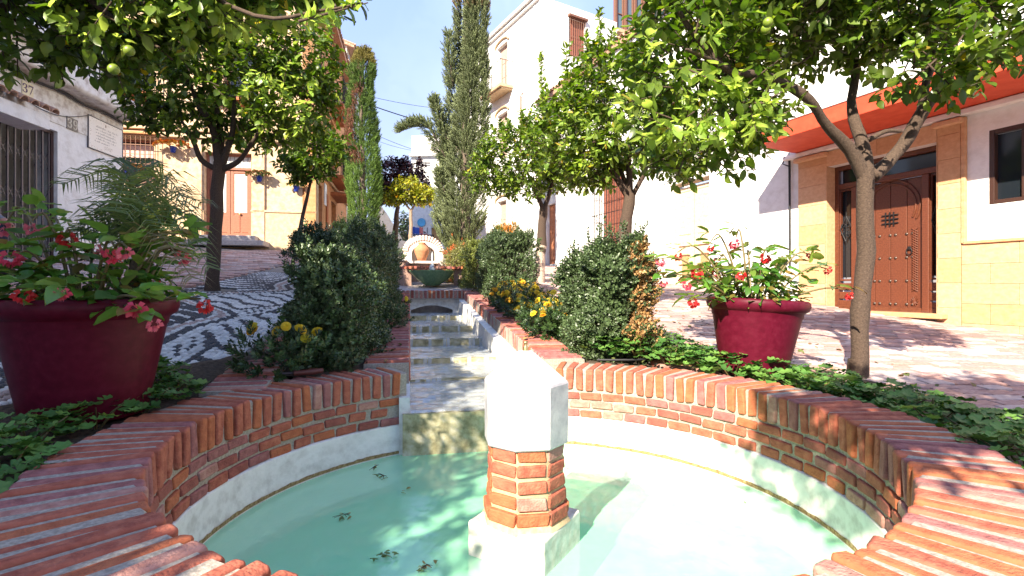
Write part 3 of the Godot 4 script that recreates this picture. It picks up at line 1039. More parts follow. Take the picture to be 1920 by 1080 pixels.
func build_left_houses() -> void:
	var white: Material = mats["sunlit whitewash"]
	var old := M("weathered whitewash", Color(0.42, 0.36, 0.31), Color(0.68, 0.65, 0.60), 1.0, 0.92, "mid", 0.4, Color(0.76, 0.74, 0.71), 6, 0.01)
	var iron := plain("dark iron", Color(0.02, 0.018, 0.02), 0.5, 0.4)
	var rust := plain("brown iron", Color(0.05, 0.022, 0.02), 0.55, 0.3)
	var tile := M("roof tile clay", Color(0.24, 0.11, 0.07), Color(0.46, 0.27, 0.18), 0.5, 0.9, "mid", 0.5, Color(0.52, 0.40, 0.30))
	mats["petal mesh"] = null
	mats.erase("petal mesh")
	mats["petal mesh"] = leaf_mesh(0.45, 0.2, 0.08, [0.0, 0.4, 0.8, 1.0], [0.2, 0.9, 1.0, 0.3])
	var f := wall_frame(-6.67, 2.0, -0.09, 1.0)
	# the white house with the iron gate
	var t := house("white_house", "white house with dark folding gate, wall plaque and terrace ledge, on the left", f)
	var w := MB.new()
	w.panel(4.96, 7.05, 0.35, [Rect2(4.2, -0.2, 2.17, 2.69), Rect2(5.3, 4.0, 1.0, 2.0)], 3.0, -1.2)
	part("front_wall", w, white, t)
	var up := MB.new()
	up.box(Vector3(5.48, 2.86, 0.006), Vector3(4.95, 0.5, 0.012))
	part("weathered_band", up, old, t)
	var bk := MB.new()
	bk.box(Vector3(7.80, 2.3, -4.7), Vector3(0.32, 7.0, 8.7))
	bk.box(Vector3(5.4, 2.3, -9.0), Vector3(4.9, 7.0, 0.3))
	part("side_wall", bk, white, t)
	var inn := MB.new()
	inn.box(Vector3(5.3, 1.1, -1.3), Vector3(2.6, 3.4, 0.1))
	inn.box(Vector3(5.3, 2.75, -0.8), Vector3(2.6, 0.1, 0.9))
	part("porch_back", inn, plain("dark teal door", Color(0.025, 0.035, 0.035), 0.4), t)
	tiled_eave(t, 2.9, 8.3, 5.88, 0.3, 9.4, 0.12, tile)
	# its tiled eave towards the side street
	var se := MB.new()
	se.box(Vector3(8.2, 5.80, -4.6), Vector3(0.55, 0.1, 9.6))
	part("side_eave", se, tile, t)
	var tm := tile_mesh(0.7, 0.115)
	for i in 33:
		part("roof_tile", tm, tile, t, Vector3(8.6, 5.85, 0.1 - i * 0.29), Basis(Vector3.UP, PI / 2) * Basis.from_euler(Vector3(0.15, 0, 0)))
	var led := MB.new()
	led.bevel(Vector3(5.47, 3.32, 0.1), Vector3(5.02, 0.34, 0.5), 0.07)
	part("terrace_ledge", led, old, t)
	var sill := MB.new()
	sill.bevel(Vector3(4.6, 3.55, 0.35), Vector3(1.9, 0.13, 0.6), 0.02)
	part("balcony_slab", sill, white, t)
	grille(t, 5.75, 3.5, 7.75, 4.35, 0.22, 0.125, iron, 2, "baluster", 0.011)
	var bw := frame_mb(5.3, 4.0, 6.3, 6.0, 0.07, 0.06, -0.15)
	part("window_frame", bw, rust, t)
	bp("window_pane", t, glass_mat(), Vector3(5.8, 5.0, -0.2), Vector3(0.9, 1.9, 0.01))
	# gate
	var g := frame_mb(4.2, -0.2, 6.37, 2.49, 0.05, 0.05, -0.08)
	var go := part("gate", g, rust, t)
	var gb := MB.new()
	gb.bevel(Vector3(0, 1.15, 0), Vector3(0.028, 2.6, 0.02), 0.004)
	var gm := gb.mesh()
	var xm := MB.new()
	for q in [-1.0, 1.0]:
		xm.x = Transform3D(Basis(Vector3(0, 0, 1), q * 0.52), Vector3(0, 0, 0.004 * q))
		xm.box(Vector3.ZERO, Vector3(0.012, 0.32, 0.004))
	var xmm := xm.mesh()
	for i in 17:
		var x := 4.3 + i * 0.125
		part("gate_bar", gm, plain("grey iron", Color(0.10, 0.085, 0.095), 0.45, 0.3), go, Vector3(x, 0, -0.08))
		for k in 4:
			part("gate_cross", xmm, mats["grey iron"], go, Vector3(x + 0.0625, 0.15 + k * 0.62, -0.09))
	# small tiled porch roof over the gate's left part
	var pr := MB.new()
	pr.bevel(Vector3(4.75, 2.42, 0.18), Vector3(1.9, 0.2, 0.4), 0.01)
	part("porch_beam", pr, white, t)
	var pt := tile_mesh(0.5, 0.075)
	for i in 11:
		part("porch_tile", pt, tile, t, Vector3(3.86 + i * 0.18, 2.56, 0.48), Basis.from_euler(Vector3(0.4, 0, 0)))
	# cables under the ledge and a sagging wire
	var cb := MB.new()
	var pts := []
	for i in 24:
		pts.append(Vector3(3.0 + i * 0.215, 3.11 + 0.018 * sin(i * 1.3), 0.07))
	cb.tube(pts, pts.map(func(_p): return 0.022), 6)
	part("cable", cb, plain("black cable", Color(0.015, 0.015, 0.018), 0.5), t)
	var c2 := MB.new()
	pts = []
	for i in 15:
		var u := i / 14.0
		pts.append(Vector3(5.2 + 1.9 * u, 2.95 - 0.25 * sin(PI * u) + 0.05 * u, 0.03))
	c2.tube(pts, pts.map(func(_p): return 0.006), 5)
	part("wire", c2, mats["black cable"], t)
	# house numbers and the plaque
	var n37 := thing("house_number", "cream tile with the house number 37 under the ledge", "house number", f * Vector3(5.77, 2.94, 0.018), f.basis)
	bp("tile", n37, M("cream tile", Color(0.62, 0.55, 0.36), Color(0.74, 0.68, 0.50), 0.2, 0.4), Vector3.ZERO, Vector3(0.2, 0.2, 0.016), 0.004)
	text_part(n37, "37", 0.13, plain("purple print", Color(0.09, 0.04, 0.10), 0.5), Vector3(0, 0, 0.0085))
	var n39 := thing("house_number", "two grey tiles with the house number 39 beside the gate", "house number", f * Vector3(6.66, 2.70, 0.015), f.basis)
	for i in 2:
		bp("tile", n39, M("grey brown tile", Color(0.13, 0.11, 0.09), Color(0.22, 0.19, 0.16), 0.1, 0.5), Vector3(-0.062 + 0.124 * i, 0, 0), Vector3(0.12, 0.2, 0.016), 0.004)
		text_part(n39, "39"[i], 0.15, plain("pale print", Color(0.45, 0.42, 0.36), 0.5), Vector3(-0.062 + 0.124 * i, 0, 0.0085))
	var pq := thing("wall_plaque", "white ceramic plaque with handwriting and a flowery border on the white house", "plaque", f * Vector3(7.47, 2.70, 0.015), f.basis)
	var nx := 6
	var ny := 4
	var im := plaque_image()
	var pm := StandardMaterial3D.new()
	pm.resource_name = "glazed plaque print"
	pm.albedo_texture = ImageTexture.create_from_image(im)
	pm.roughness = 0.25
	for i in nx:
		for j in ny:
			var tl := MB.new()
			var w2 := 0.88 / nx
			var h2 := 0.54 / ny
			var x0 := -0.44 + i * w2 + 0.001
			var y0 := -0.27 + j * h2 + 0.001
			tl.quad(Vector3(x0, y0, 0.01), Vector3(x0 + w2 - 0.002, y0, 0.01), Vector3(x0 + w2 - 0.002, y0 + h2 - 0.002, 0.01), Vector3(x0, y0 + h2 - 0.002, 0.01))
			for q in [[0, 0], [1, 0], [1, 1], [0, 1]]:
				tl.uv.append(Vector2((i + q[0]) / float(nx), 1.0 - (j + q[1]) / float(ny)))
			part("tile", tl, pm, pq)
	part("border", frame_mb(-0.455, -0.285, 0.455, 0.285, 0.014, 0.03, 0.002), plain("grey rim", Color(0.12, 0.11, 0.11), 0.6), pq)
	bp("backing", pq, white, Vector3(0, 0, -0.004), Vector3(0.88, 0.54, 0.024), 0.003)
	# the taller house on the near left, whose wall shades the mosaic
	var a := house("white_house", "white house standing nearer on the left, outside the picture, whose eave shades the mosaic", f)
	var aw := MB.new()
	aw.box(Vector3(-6.0, 2.5, -4.0), Vector3(17.98, 7.4, 8.0))
	part("wall", aw, white, a)
	tiled_eave(a, -15.0, 2.88, 6.25, 0.3, 4.5, 1.3, tile)

	build_orange_house(tile, iron)

func text_part(parent: Node, s: String, size: float, mat: Material, at: Vector3) -> void:
	var tx := TextMesh.new()
	var fo := SystemFont.new()
	fo.font_names = PackedStringArray(["Droid Serif"])
	fo.font_weight = 700
	tx.font = fo
	tx.text = s
	tx.font_size = 64
	tx.pixel_size = size / 46.0
	tx.depth = 0.003
	part("lettering", tx, mat, parent, at)

func plaque_image() -> Image:
	var im := Image.create(384, 240, false, Image.FORMAT_RGB8)
	im.fill(Color(0.86, 0.84, 0.82))
	rng.seed = 77
	for i in 900:      # flowery border in the corners
		var x := rng.randi_range(0, 379)
		var y := rng.randi_range(0, 235)
		var e: float = minf(minf(x, 384 - x) * 1.0, minf(y, 240 - y) * 1.0)
		if e < 26 and rng.randf() < 0.8 - e / 40.0:
			im.fill_rect(Rect2i(x, y, rng.randi_range(2, 5), rng.randi_range(2, 4)), [Color(0.62, 0.42, 0.42), Color(0.45, 0.48, 0.42), Color(0.72, 0.6, 0.5)][rng.randi() % 3])
	for i in 60:       # a crest on top
		im.fill_rect(Rect2i(186 + rng.randi_range(-8, 6), 26 + rng.randi_range(-9, 12), 3, 3), Color(0.45, 0.38, 0.36))
	for row in 6:      # lines of illegible handwriting
		var y0 := 62 + row * 23
		var x := 50 + rng.randi_range(0, 24)
		var xe := 330 - rng.randi_range(0, 50) - (70 if row == 5 else 0)
		while x < xe:
			if rng.randf() < 0.14:
				x += 8
			var h := rng.randi_range(5, 9) + (6 if rng.randf() < 0.2 else 0)
			for k in h:
				im.fill_rect(Rect2i(x + (h - k) / 3, y0 - h + k, 2, 1), Color(0.22, 0.21, 0.25))
			im.fill_rect(Rect2i(x, y0, 5, 1), Color(0.3, 0.29, 0.33))
			x += 5
	for i in 120:
		im.fill_rect(Rect2i(170 + rng.randi_range(0, 90), 200 + rng.randi_range(-12, 16), 3, 2), Color(0.5, 0.45, 0.42))
	return im

func balcony(parent: Node, x0: float, x1: float, y: float, d: float, slab: Material, iron: Material, open_side := true) -> void:
	var b := MB.new()
	b.bevel(Vector3((x0 + x1) / 2, y + 0.06, d / 2), Vector3(x1 - x0, 0.12, d), 0.02)
	b.bevel(Vector3((x0 + x1) / 2, y - 0.03, d / 2 - 0.04), Vector3(x1 - x0 - 0.12, 0.07, d - 0.08), 0.02)
	part("balcony_slab", b, slab, parent)
	grille(parent, x0 + 0.03, y + 0.12, x1 - 0.03, y + 1.1, d - 0.04, 0.12, iron, 2, "baluster", 0.009)
	var sb := MB.new()
	for e in [x0 + 0.03, x1 - 0.03]:
		for k in 4:
			sb.tube([Vector3(e, y + 0.12, d * k / 4.0 + 0.04), Vector3(e, y + 1.1, d * k / 4.0 + 0.04)], [0.009, 0.009], 5)
		sb.box(Vector3(e, y + 1.1, d / 2), Vector3(0.02, 0.02, d))
	part("side_railing", sb, iron, parent)

func build_orange_house(tile: Material, iron: Material) -> void:
	var cream := M("warm cream render", Color(0.42, 0.28, 0.165), Color(0.55, 0.40, 0.265), 1.5, 0.9, "mid", 0.2, Color(0.60, 0.46, 0.32))
	var orange := M("orange render", Color(0.44, 0.20, 0.08), Color(0.54, 0.28, 0.13), 1.2, 0.9, "mid", 0.2)
	var deep := M("terracotta paint", Color(0.32, 0.10, 0.035), Color(0.42, 0.15, 0.06), 0.8, 0.85, "mid", 0.2)
	var wood := M("red brown wood", Color(0.22, 0.075, 0.04), Color(0.32, 0.12, 0.07), 0.5, 0.55, "", 0.3, null, 5, 0.02)
	var f := wall_frame(-15.0, 14.79, 0.98, 0.19)
	var t := house("orange_house", "cream and orange house with wood doors, balconies and pots on its wall", f)
	var w := MB.new()
	w.panel(9.0, 8.8, 0.4, [Rect2(5.77, 1.6, 1.33, 2.54), Rect2(3.3, 3.27, 1.1, 1.16), Rect2(6.3, 5.8, 1.0, 2.2), Rect2(3.3, 5.8, 1.0, 2.2)], 0.0, 0.55)
	part("front_wall", w, cream, t)
	var dd := MB.new()
	dd.box(Vector3(8.05, 1.47, 0.02), Vector3(1.9, 1.75, 0.04))
	dd.bevel(Vector3(8.05, 2.37, 0.03), Vector3(1.92, 0.07, 0.08), 0.015)
	dd.box(Vector3(2.88, 1.47, 0.02), Vector3(5.76, 1.75, 0.04))
	part("dado", dd, M("dado stone", Color(0.46, 0.32, 0.18), Color(0.58, 0.43, 0.28), 1.0, 0.85, "mid", 0.3), t)
	var co := MB.new()
	co.bevel(Vector3(4.5, 4.58, 0.06), Vector3(9.05, 0.16, 0.14), 0.03)
	co.bevel(Vector3(4.5, 4.72, 0.09), Vector3(9.1, 0.07, 0.22), 0.02)
	part("cornice", co, cream, t)
	for x in [7.32, 5.55, 8.83]:
		bp("pilaster", t, orange if x > 8.0 else cream, Vector3(x, 2.55, 0.035), Vector3(0.34, 3.9, 0.07), 0.01)
	bp("doorstep", t, M("door step stone", Color(0.34, 0.31, 0.30), Color(0.5, 0.47, 0.45), 0.6, 0.9, "mid", 0.4), Vector3(6.43, 1.48, 0.15), Vector3(1.75, 0.2, 0.5), 0.02)
	bp("doorstep", t, mats["door step stone"], Vector3(6.43, 1.33, 0.35), Vector3(2.4, 0.16, 0.8), 0.02)
	# street door: two leaves with white-curtained glass, a transom
	part("door_frame", frame_mb(5.77, 1.6, 7.10, 4.14, 0.07, 0.1, -0.22), wood, t)
	bp("transom_bar", t, wood, Vector3(6.43, 3.69, -0.22), Vector3(1.2, 0.08, 0.1), 0.01)
	bp("transom_pane", t, plain("curtained glass", Color(0.62, 0.64, 0.62), 0.15), Vector3(6.43, 3.9, -0.24), Vector3(1.2, 0.36, 0.012))
	for i in 9:
		bp("transom_bar", t, iron, Vector3(5.92 + i * 0.128, 3.9, -0.2), Vector3(0.014, 0.36, 0.012))
	for i in 2:
		var x0 := 5.84 + i * 0.6
		var d := panel_door(t, x0, 1.62, x0 + 0.59, 3.65, -0.24, wood, [[0.05, 0.31, 2]], "door_leaf")
		bp("pane", d, mats["curtained glass"], Vector3(0, 0.3, 0.02), Vector3(0.36, 1.2, 0.012))
		for k in 4:
			bp("curtain_fold", d, plain("curtain", Color(0.7, 0.71, 0.7), 0.9), Vector3(-0.12 + k * 0.08, 0.3, 0.027), Vector3(0.018, 1.18, 0.004))
		if i == 1:
			var kn := MB.new()
			kn.lathe([Vector2(0, -0.03), Vector2(0.03, -0.02), Vector2(0.035, 0.0), Vector2(0.02, 0.03), Vector2(0, 0.035)], 10)
			part("knob", kn, plain("brass", Color(0.55, 0.42, 0.2), 0.35, 0.9), d, Vector3(-0.02, -0.34, 0.06))
	# barred window with a flower box
	part("window_frame", frame_mb(3.3, 3.27, 4.4, 4.43, 0.06, 0.08, -0.2), wood, t)
	bp("window_pane", t, glass_mat(), Vector3(3.85, 3.85, -0.24), Vector3(1.0, 1.05, 0.012))
	bp("blind", t, plain("pink blind", Color(0.6, 0.40, 0.34), 0.8), Vector3(3.85, 4.1, -0.225), Vector3(0.98, 0.36, 0.01))
	grille(t, 3.2, 3.1, 4.5, 4.5, 0.16, 0.13, plain("rusty bars", Color(0.22, 0.11, 0.07), 0.6, 0.2), 6)
	var gs := MB.new()
	for y in [3.1, 4.5]:
		for x in [3.2, 4.5]:
			gs.tube([Vector3(x, y, 0.0), Vector3(x, y, 0.16)], [0.009, 0.009], 5)
	gs.bevel(Vector3(3.85, 4.56, 0.1), Vector3(1.5, 0.07, 0.26), 0.015)
	part("grille_cap", gs, orange, t)
	# upper windows behind the tree
	for x in [6.3, 3.3]:
		part("window_frame", frame_mb(x, 5.8, x + 1.0, 8.0, 0.07, 0.08, -0.2), wood, t)
		bp("window_pane", t, glass_mat(), Vector3(x + 0.5, 6.9, -0.24), Vector3(0.9, 2.1, 0.012))
		balcony(t, x - 0.2, x + 1.2, 5.62, 0.4, deep, iron)
	tiled_eave(t, -0.2, 9.3, 9.4, 0.3, 4.0, 1.2, tile)
	# the side along the street
	var f2 := wall_frame(-6.18, 16.5, -0.19, 0.98)
	var rel := f.affine_inverse() * f2
	var s := MB.new()
	s.x = rel
	s.panel(8.0, 8.9, 0.4, [Rect2(0.3, 0.9, 0.9, 2.5), Rect2(3.3, 0.9, 1.2, 2.4), Rect2(3.1, 4.15, 1.0, 2.2), Rect2(3.1, 6.75, 1.0, 2.1)], 0.0, 0.4)
	part("side_wall", s, orange, t)
	var sn := Node3D.new()
	sn.name = "street_side"
	t.add_child(sn, true)
	sn.transform = rel
	for o in [[0.3, 0.9, 1.2, 3.4], [3.3, 0.9, 4.5, 3.3], [3.1, 4.15, 4.1, 6.35], [3.1, 6.75, 4.1, 8.85]]:
		bp("shutter_door", sn, deep if o[0] < 1.0 else wood, Vector3((o[0] + o[2]) / 2, (o[1] + o[3]) / 2, -0.2), Vector3(o[2] - o[0], o[3] - o[1], 0.05))
	bp("door_leaf", sn, plain("dark doorway", Color(0.05, 0.03, 0.025), 0.5), Vector3(3.75, 2.05, -0.16), Vector3(0.7, 2.2, 0.04))
	balcony(sn, 2.4, 4.9, 3.98, 0.55, deep, iron)
	balcony(sn, 2.4, 4.9, 6.58, 0.55, deep, iron)
	bp("door_canopy", sn, deep, Vector3(4.0, 3.52, 0.28), Vector3(1.9, 0.13, 0.6), 0.02)
	bp("tile_panel", sn, plain("white tile panel", Color(0.72, 0.74, 0.78), 0.3), Vector3(1.8, 3.25, 0.015), Vector3(0.45, 0.75, 0.03))
	bp("corner_pilaster", sn, deep, Vector3(2.1, 2.0, 0.03), Vector3(0.3, 2.6, 0.06), 0.01)
	bp("string_course", sn, cream, Vector3(4.0, 3.86, 0.05), Vector3(8.0, 0.12, 0.1), 0.02)
	tiled_eave(sn, -0.3, 8.2, 9.4, 0.35, 4.0, 1.2, tile)
	flatten(sn)
	# flowers on the front wall
	wall_pot("blue pot of orange flowers on the wall between barred window and door", f, 4.95, 4.12, Color(0.42, 0.10, 0.012), Color(0.30, 0.15, 0.02), 0.5, 320)
	wall_pot("blue pot of orange flowers on the barred window's sill", f, 3.75, 3.35, Color(0.42, 0.12, 0.012), Color(0.34, 0.16, 0.02), 0.55, 360)
	wall_pot("blue pot of green and pink plant right of the wood street door", f, 7.35, 3.35, Color(0.30, 0.14, 0.06), Color(0.10, 0.16, 0.04), 0.36, 240)
	wall_pot("small blue pot of yellow flowers near the orange house's corner", f, 8.42, 3.08, Color(0.36, 0.27, 0.03), Color(0.12, 0.18, 0.03), 0.24, 150)
	# the next white house up the street
	var f3 := wall_frame(-7.7, 24.4, -0.19, 0.98)
	var i2 := house("white_house", "white tile-roofed house beyond the orange house on the left", f3)
	var iw := MB.new()
	iw.box(Vector3(3.5, 5.7, -3.0), Vector3(7.0, 11.2, 6.0))
	part("wall", iw, mats["white plaster"], i2)
	bp("downpipe", i2, plain("grey pipe", Color(0.4, 0.4, 0.42), 0.5), Vector3(0.3, 5.5, 0.05), Vector3(0.09, 11.0, 0.09), 0.03)
	balcony(i2, 1.0, 2.4, 6.6, 0.5, mats["white plaster"], iron)
	bp("balcony_door", i2, wood, Vector3(1.7, 7.8, 0.01), Vector3(0.9, 2.1, 0.03))
	tiled_eave(i2, -0.2, 7.0, 11.3, 0.35, 3.0, 1.0, tile)

func build_right_houses() -> void:
	var white: Material = mats["sunlit whitewash"]
	var tile: Material = mats["roof tile clay"]
	var iron: Material = mats["dark iron"]
	var wood := M("old brown wood", Color(0.12, 0.05, 0.03), Color(0.22, 0.10, 0.065), 0.4, 0.6, "", 0.3, null, 5, 0.02)
	var pale := M("faded cream door", Color(0.56, 0.42, 0.26), Color(0.70, 0.58, 0.42), 0.5, 0.7, "mid", 0.2)
	# white house with the tiled eave
	var f := wall_frame(1.199, 19.217, 0.3826, -0.924)
	var t := house("white_house", "long white house with tiled eave, cream door and tall barred window, on the right", f)
	var w := MB.new()
	w.panel(10.28, 8.0, 0.4, [Rect2(6.93, -0.1, 1.34, 2.6), Rect2(3.77, 0.9, 1.25, 2.5), Rect2(0.2, 0.85, 0.65, 2.15)], 0.0, -1.25)
	part("front_wall", w, white, t)
	var ew := MB.new()
	ew.box(Vector3(0.2, 2.75, -3.0), Vector3(0.38, 8.0, 5.2))
	part("end_wall", ew, white, t)
	tiled_eave(t, -0.1, 10.2, 6.78, 0.3, 4.2, 1.35, tile)
	bp("eave_moulding", t, white, Vector3(5.1, 6.55, 0.1), Vector3(10.2, 0.2, 0.2), 0.05)
	for i in 2:
		var x0 := 6.98 + i * 0.63
		var d := panel_door(t, x0, -0.1, x0 + 0.61, 2.4, -0.2, pale, [[0.05, 0.16, 1], [0.19, 0.3, 1], [0.34, 0.50, 1], [0.55, 0.95, 1]], "door_leaf")
		for k in 3:
			bp("moulding", d, wood, Vector3(0, -0.15 - k * 0.22, 0.04), Vector3(0.4, 0.022, 0.03))
		bp("worn_patch", d, M("bare wood", Color(0.30, 0.16, 0.06), Color(0.5, 0.32, 0.16), 0.2, 0.8), Vector3(0.02, -0.62, 0.036), Vector3(0.22, 0.55, 0.01))
	part("door_frame", frame_mb(6.93, -0.1, 8.27, 2.5, 0.05, 0.1, -0.18), pale, t)
	bp("doorstep", t, mats["door step stone"], Vector3(7.6, -0.22, 0.3), Vector3(1.8, 0.24, 0.7), 0.02)
	bp("doorstep", t, mats["door step stone"], Vector3(7.6, -0.42, 0.55), Vector3(2.2, 0.22, 1.1), 0.02)
	# barred window with red-brown shutters
	for i in 2:
		panel_door(t, 3.80 + i * 0.6, 0.92, 4.39 + i * 0.6, 3.38, -0.15, M("red brown shutter", Color(0.17, 0.05, 0.03), Color(0.27, 0.09, 0.055), 0.5, 0.65), [[0.05, 0.3, 1], [0.35, 0.62, 1], [0.67, 0.95, 1]], "shutter")
	grille(t, 3.65, 0.8, 5.12, 3.5, 0.2, 0.13, iron, 5)
	var gs := MB.new()
	for x in [3.65, 5.12]:
		for k in 5:
			var y := 0.8 + k * 0.675
			gs.tube([Vector3(x, y, 0.0), Vector3(x, y, 0.2)], [0.01, 0.01], 5)
	part("grille_stay", gs, iron, t)
	panel_door(t, 0.22, 0.86, 0.84, 2.98, -0.12, M("orange faded door", Color(0.36, 0.12, 0.05), Color(0.48, 0.22, 0.12), 0.6, 0.8), [[0.06, 0.45, 1], [0.52, 0.95, 1]], "side_door")
	var mbx := thing("meter_box", "grey metal utility meter box on the white wall behind the young tree", "meter box", f * Vector3(5.52, 1.05, 0.0), f.basis)
	bp("cabinet", mbx, plain("grey enamel", Color(0.30, 0.32, 0.33), 0.45), Vector3(0, 0, 0.13), Vector3(0.42, 0.62, 0.26), 0.02)
	bp("cabinet_door", mbx, plain("dark window", Color(0.05, 0.06, 0.07), 0.3), Vector3(0.02, 0.08, 0.265), Vector3(0.26, 0.3, 0.02), 0.008)
	var mp := MB.new()
	mp.tube([Vector3(-0.1, -0.3, 0.1), Vector3(-0.1, -0.6, 0.1), Vector3(-0.1, -0.9, 0.1)], [0.02, 0.02, 0.02], 8)
	mp.tube([Vector3(0.24, 0.25, 0.08), Vector3(0.3, 0.0, 0.08), Vector3(0.24, -0.3, 0.08)], [0.012, 0.012, 0.012], 6)
	part("pipe", mp, mats["grey enamel"], mbx)
	# ------------------------------------------------ the house with the carved door
	var f2 := wall_frame(5.14, 9.70, 0.3826, -0.924)
	var h := house("stone_trimmed_house", "white house with red canopy, sandstone trim and carved wooden double door", f2)
	var w2 := MB.new()
	w2.panel(8.6, 6.6, 0.4, [Rect2(0.763, -0.37, 1.67, 2.45), Rect2(3.02, 1.098, 1.5, 0.978)], 0.0, -1.0)
	part("front_wall", w2, white, h)
	var stones := [M("sandstone", Color(0.51, 0.285, 0.145), Color(0.62, 0.375, 0.215), 0.5, 0.8, "mid", 0.25), M("sandstone pale", Color(0.53, 0.31, 0.165), Color(0.64, 0.40, 0.24), 0.5, 0.8, "mid", 0.25), M("sandstone warm", Color(0.48, 0.255, 0.12), Color(0.59, 0.34, 0.185), 0.5, 0.8, "mid", 0.25)]
	var slab := func(x0: float, y0: float, x1: float, y1: float, d: float) -> void:
		bp("stone_slab", h, stones[rng.randi() % 3], Vector3((x0 + x1) / 2, (y0 + y1) / 2, d / 2), Vector3(x1 - x0 - 0.003, y1 - y0 - 0.003, d), 0.004)
	for c in [[0.22, 0.763, 0.05], [2.433, 2.725, 0.05]]:
		var y := -0.62
		while y < 2.3:
			var e := minf(y + 0.345, 2.335)
			slab.call(c[0], y, c[1], e, c[2])
			y = e
	for i in 4:
		slab.call(0.763 + i * 0.4175, 2.08, 0.763 + (i + 1) * 0.4175, 2.335, 0.05)
	for r in 5:
		var x := 2.728 - (0.3 if r % 2 == 1 else 0.0)
		while x < 8.5:
			var e := x + 0.62
			slab.call(maxf(x, 2.728), -0.75 + r * 0.268, e, -0.75 + (r + 1) * 0.268, 0.035)
			x = e
	bp("stone_moulding", h, stones[2], Vector3(2.755, 1.47, 0.03), Vector3(0.055, 1.73, 0.06), 0.012)
	bp("stone_moulding", h, stones[2], Vector3(5.6, 0.615, 0.03), Vector3(5.7, 0.045, 0.06), 0.012)
	# capitals
	bp("capital", h, stones[1], Vector3(0.49, 2.29, 0.07), Vector3(0.62, 0.08, 0.14), 0.02)
	bp("capital", h, stones[1], Vector3(2.59, 2.29, 0.07), Vector3(0.36, 0.08, 0.14), 0.02)
	bp("cornice", h, white, Vector3(4.2, 2.385, 0.06), Vector3(8.5, 0.085, 0.13), 0.02)
	bp("canopy", h, M("red canopy paint", Color(0.52, 0.055, 0.02), Color(0.60, 0.085, 0.035), 1.5, 0.7, "mid", 0.1), Vector3(4.35, 2.56, 0.56), Vector3(8.3, 0.25, 1.12), 0.015)
	bp("canopy_top", h, white, Vector3(4.35, 2.72, 0.55), Vector3(8.34, 0.05, 1.16), 0.012)
	var dp := MB.new()
	dp.tube([Vector3(0.04, 2.4, 0.05), Vector3(0.05, 0.9, 0.05), Vector3(0.05, 0.4, 0.05)], [0.022, 0.02, 0.02], 8)
	dp.tube([Vector3(0.0, 2.42, 0.12), Vector3(-0.06, 2.30, 0.1), Vector3(0.05, 2.24, 0.09)], [0.012, 0.012, 0.012], 6)
	part("cable_conduit", dp, mats["black cable"], h)
	# window
	part("window_frame", frame_mb(3.02, 1.098, 4.52, 2.076, 0.055, 0.1, -0.05), plain("dark brown frame", Color(0.05, 0.022, 0.015), 0.4), h)
	for k in 4:
		bp("window_pane", h, glass_mat(), Vector3(3.16 + k * 0.38, 1.587, -0.09), Vector3(0.33, 0.86, 0.012))
		bp("window_bar", h, mats["dark brown frame"], Vector3(3.35 + k * 0.38, 1.587, -0.06), Vector3(0.03, 0.86, 0.04), 0.006)
	# the carved door
	var dw := M("carved door wood", Color(0.085, 0.024, 0.012), Color(0.17, 0.052, 0.025), 0.25, 0.42, "", 0.3, null, 5, 0.02)
	var dk := M("dark door wood", Color(0.09, 0.026, 0.012), Color(0.15, 0.048, 0.022), 0.35, 0.4)
	bp("stone_jamb", h, stones[0], Vector3(0.752, 0.855, -0.075), Vector3(0.03, 2.45, 0.25), 0.006)
	bp("stone_jamb", h, stones[0], Vector3(2.444, 0.855, -0.075), Vector3(0.03, 2.45, 0.25), 0.006)
	bp("threshold", h, stones[2], Vector3(1.6, -0.40, 0.05), Vector3(1.95, 0.07, 0.3), 0.012)
	part("door_frame", frame_mb(0.763, -0.37, 2.433, 2.08, 0.07, 0.12, -0.22), dk, h)
	bp("transom_bar", h, dw, Vector3(1.6, 1.73, -0.2), Vector3(1.53, 0.09, 0.11), 0.015)
	bp("transom_pane", h, glass_mat(), Vector3(1.6, 1.89, -0.25), Vector3(1.5, 0.24, 0.012))
	for x in [1.11, 2.18]:
		bp("door_post", h, dw, Vector3(x, 0.66, -0.2), Vector3(0.1, 2.05, 0.12), 0.015)
	for sx in [[0.84, 1.055], [2.24, 2.365]]:
		bp("sidelight_pane", h, glass_mat(), Vector3((sx[0] + sx[1]) / 2, 0.93, -0.26), Vector3(sx[1] - sx[0], 1.5, 0.012))
		part("sidelight_frame", frame_mb(sx[0] - 0.02, 0.12, sx[1] + 0.02, 1.68, 0.03, 0.06, -0.22), dw, h)
		for k in 3:
			bp("plinth_panel", h, dw, Vector3((sx[0] + sx[1]) / 2, -0.27 + k * 0.145, -0.2), Vector3(sx[1] - sx[0] + 0.04, 0.125, 0.05), 0.014)
		var orn := MB.new()
		var cx: float = (sx[0] + sx[1]) / 2
		var hw: float = (sx[1] - sx[0]) / 2
		orn.tube([Vector3(cx, 0.16, 0), Vector3(cx, 1.65, 0)], [0.008, 0.008], 6)
		for q in [-1.0, 1.0]:
			orn.tube([Vector3(cx, 1.22, 0), Vector3(cx + q * hw * 0.95, 1.0, 0), Vector3(cx, 0.78, 0)], [0.008, 0.01, 0.008], 6)
			for v in [-1.0, 1.0]:
				var sp := []
				var sr := []
				for i in 14:
					var a := i * 0.5
					var rr := 0.055 * (1.0 - i / 16.0)
					sp.append(Vector3(cx + q * (0.055 - rr * cos(a)) * hw / 0.11, 1.0 + v * (0.02 + rr * sin(a) + 0.03), 0))
					sr.append(0.006)
				orn.tube(sp, sr, 5)
		part("iron_ornament", orn, iron, h, Vector3(0, 0, -0.19))
	var leaf := MB.new()
	leaf.box(Vector3(1.645, 0.66, -0.255), Vector3(0.97, 2.05, 0.02))
	part("door_leaf", leaf, dk, h)
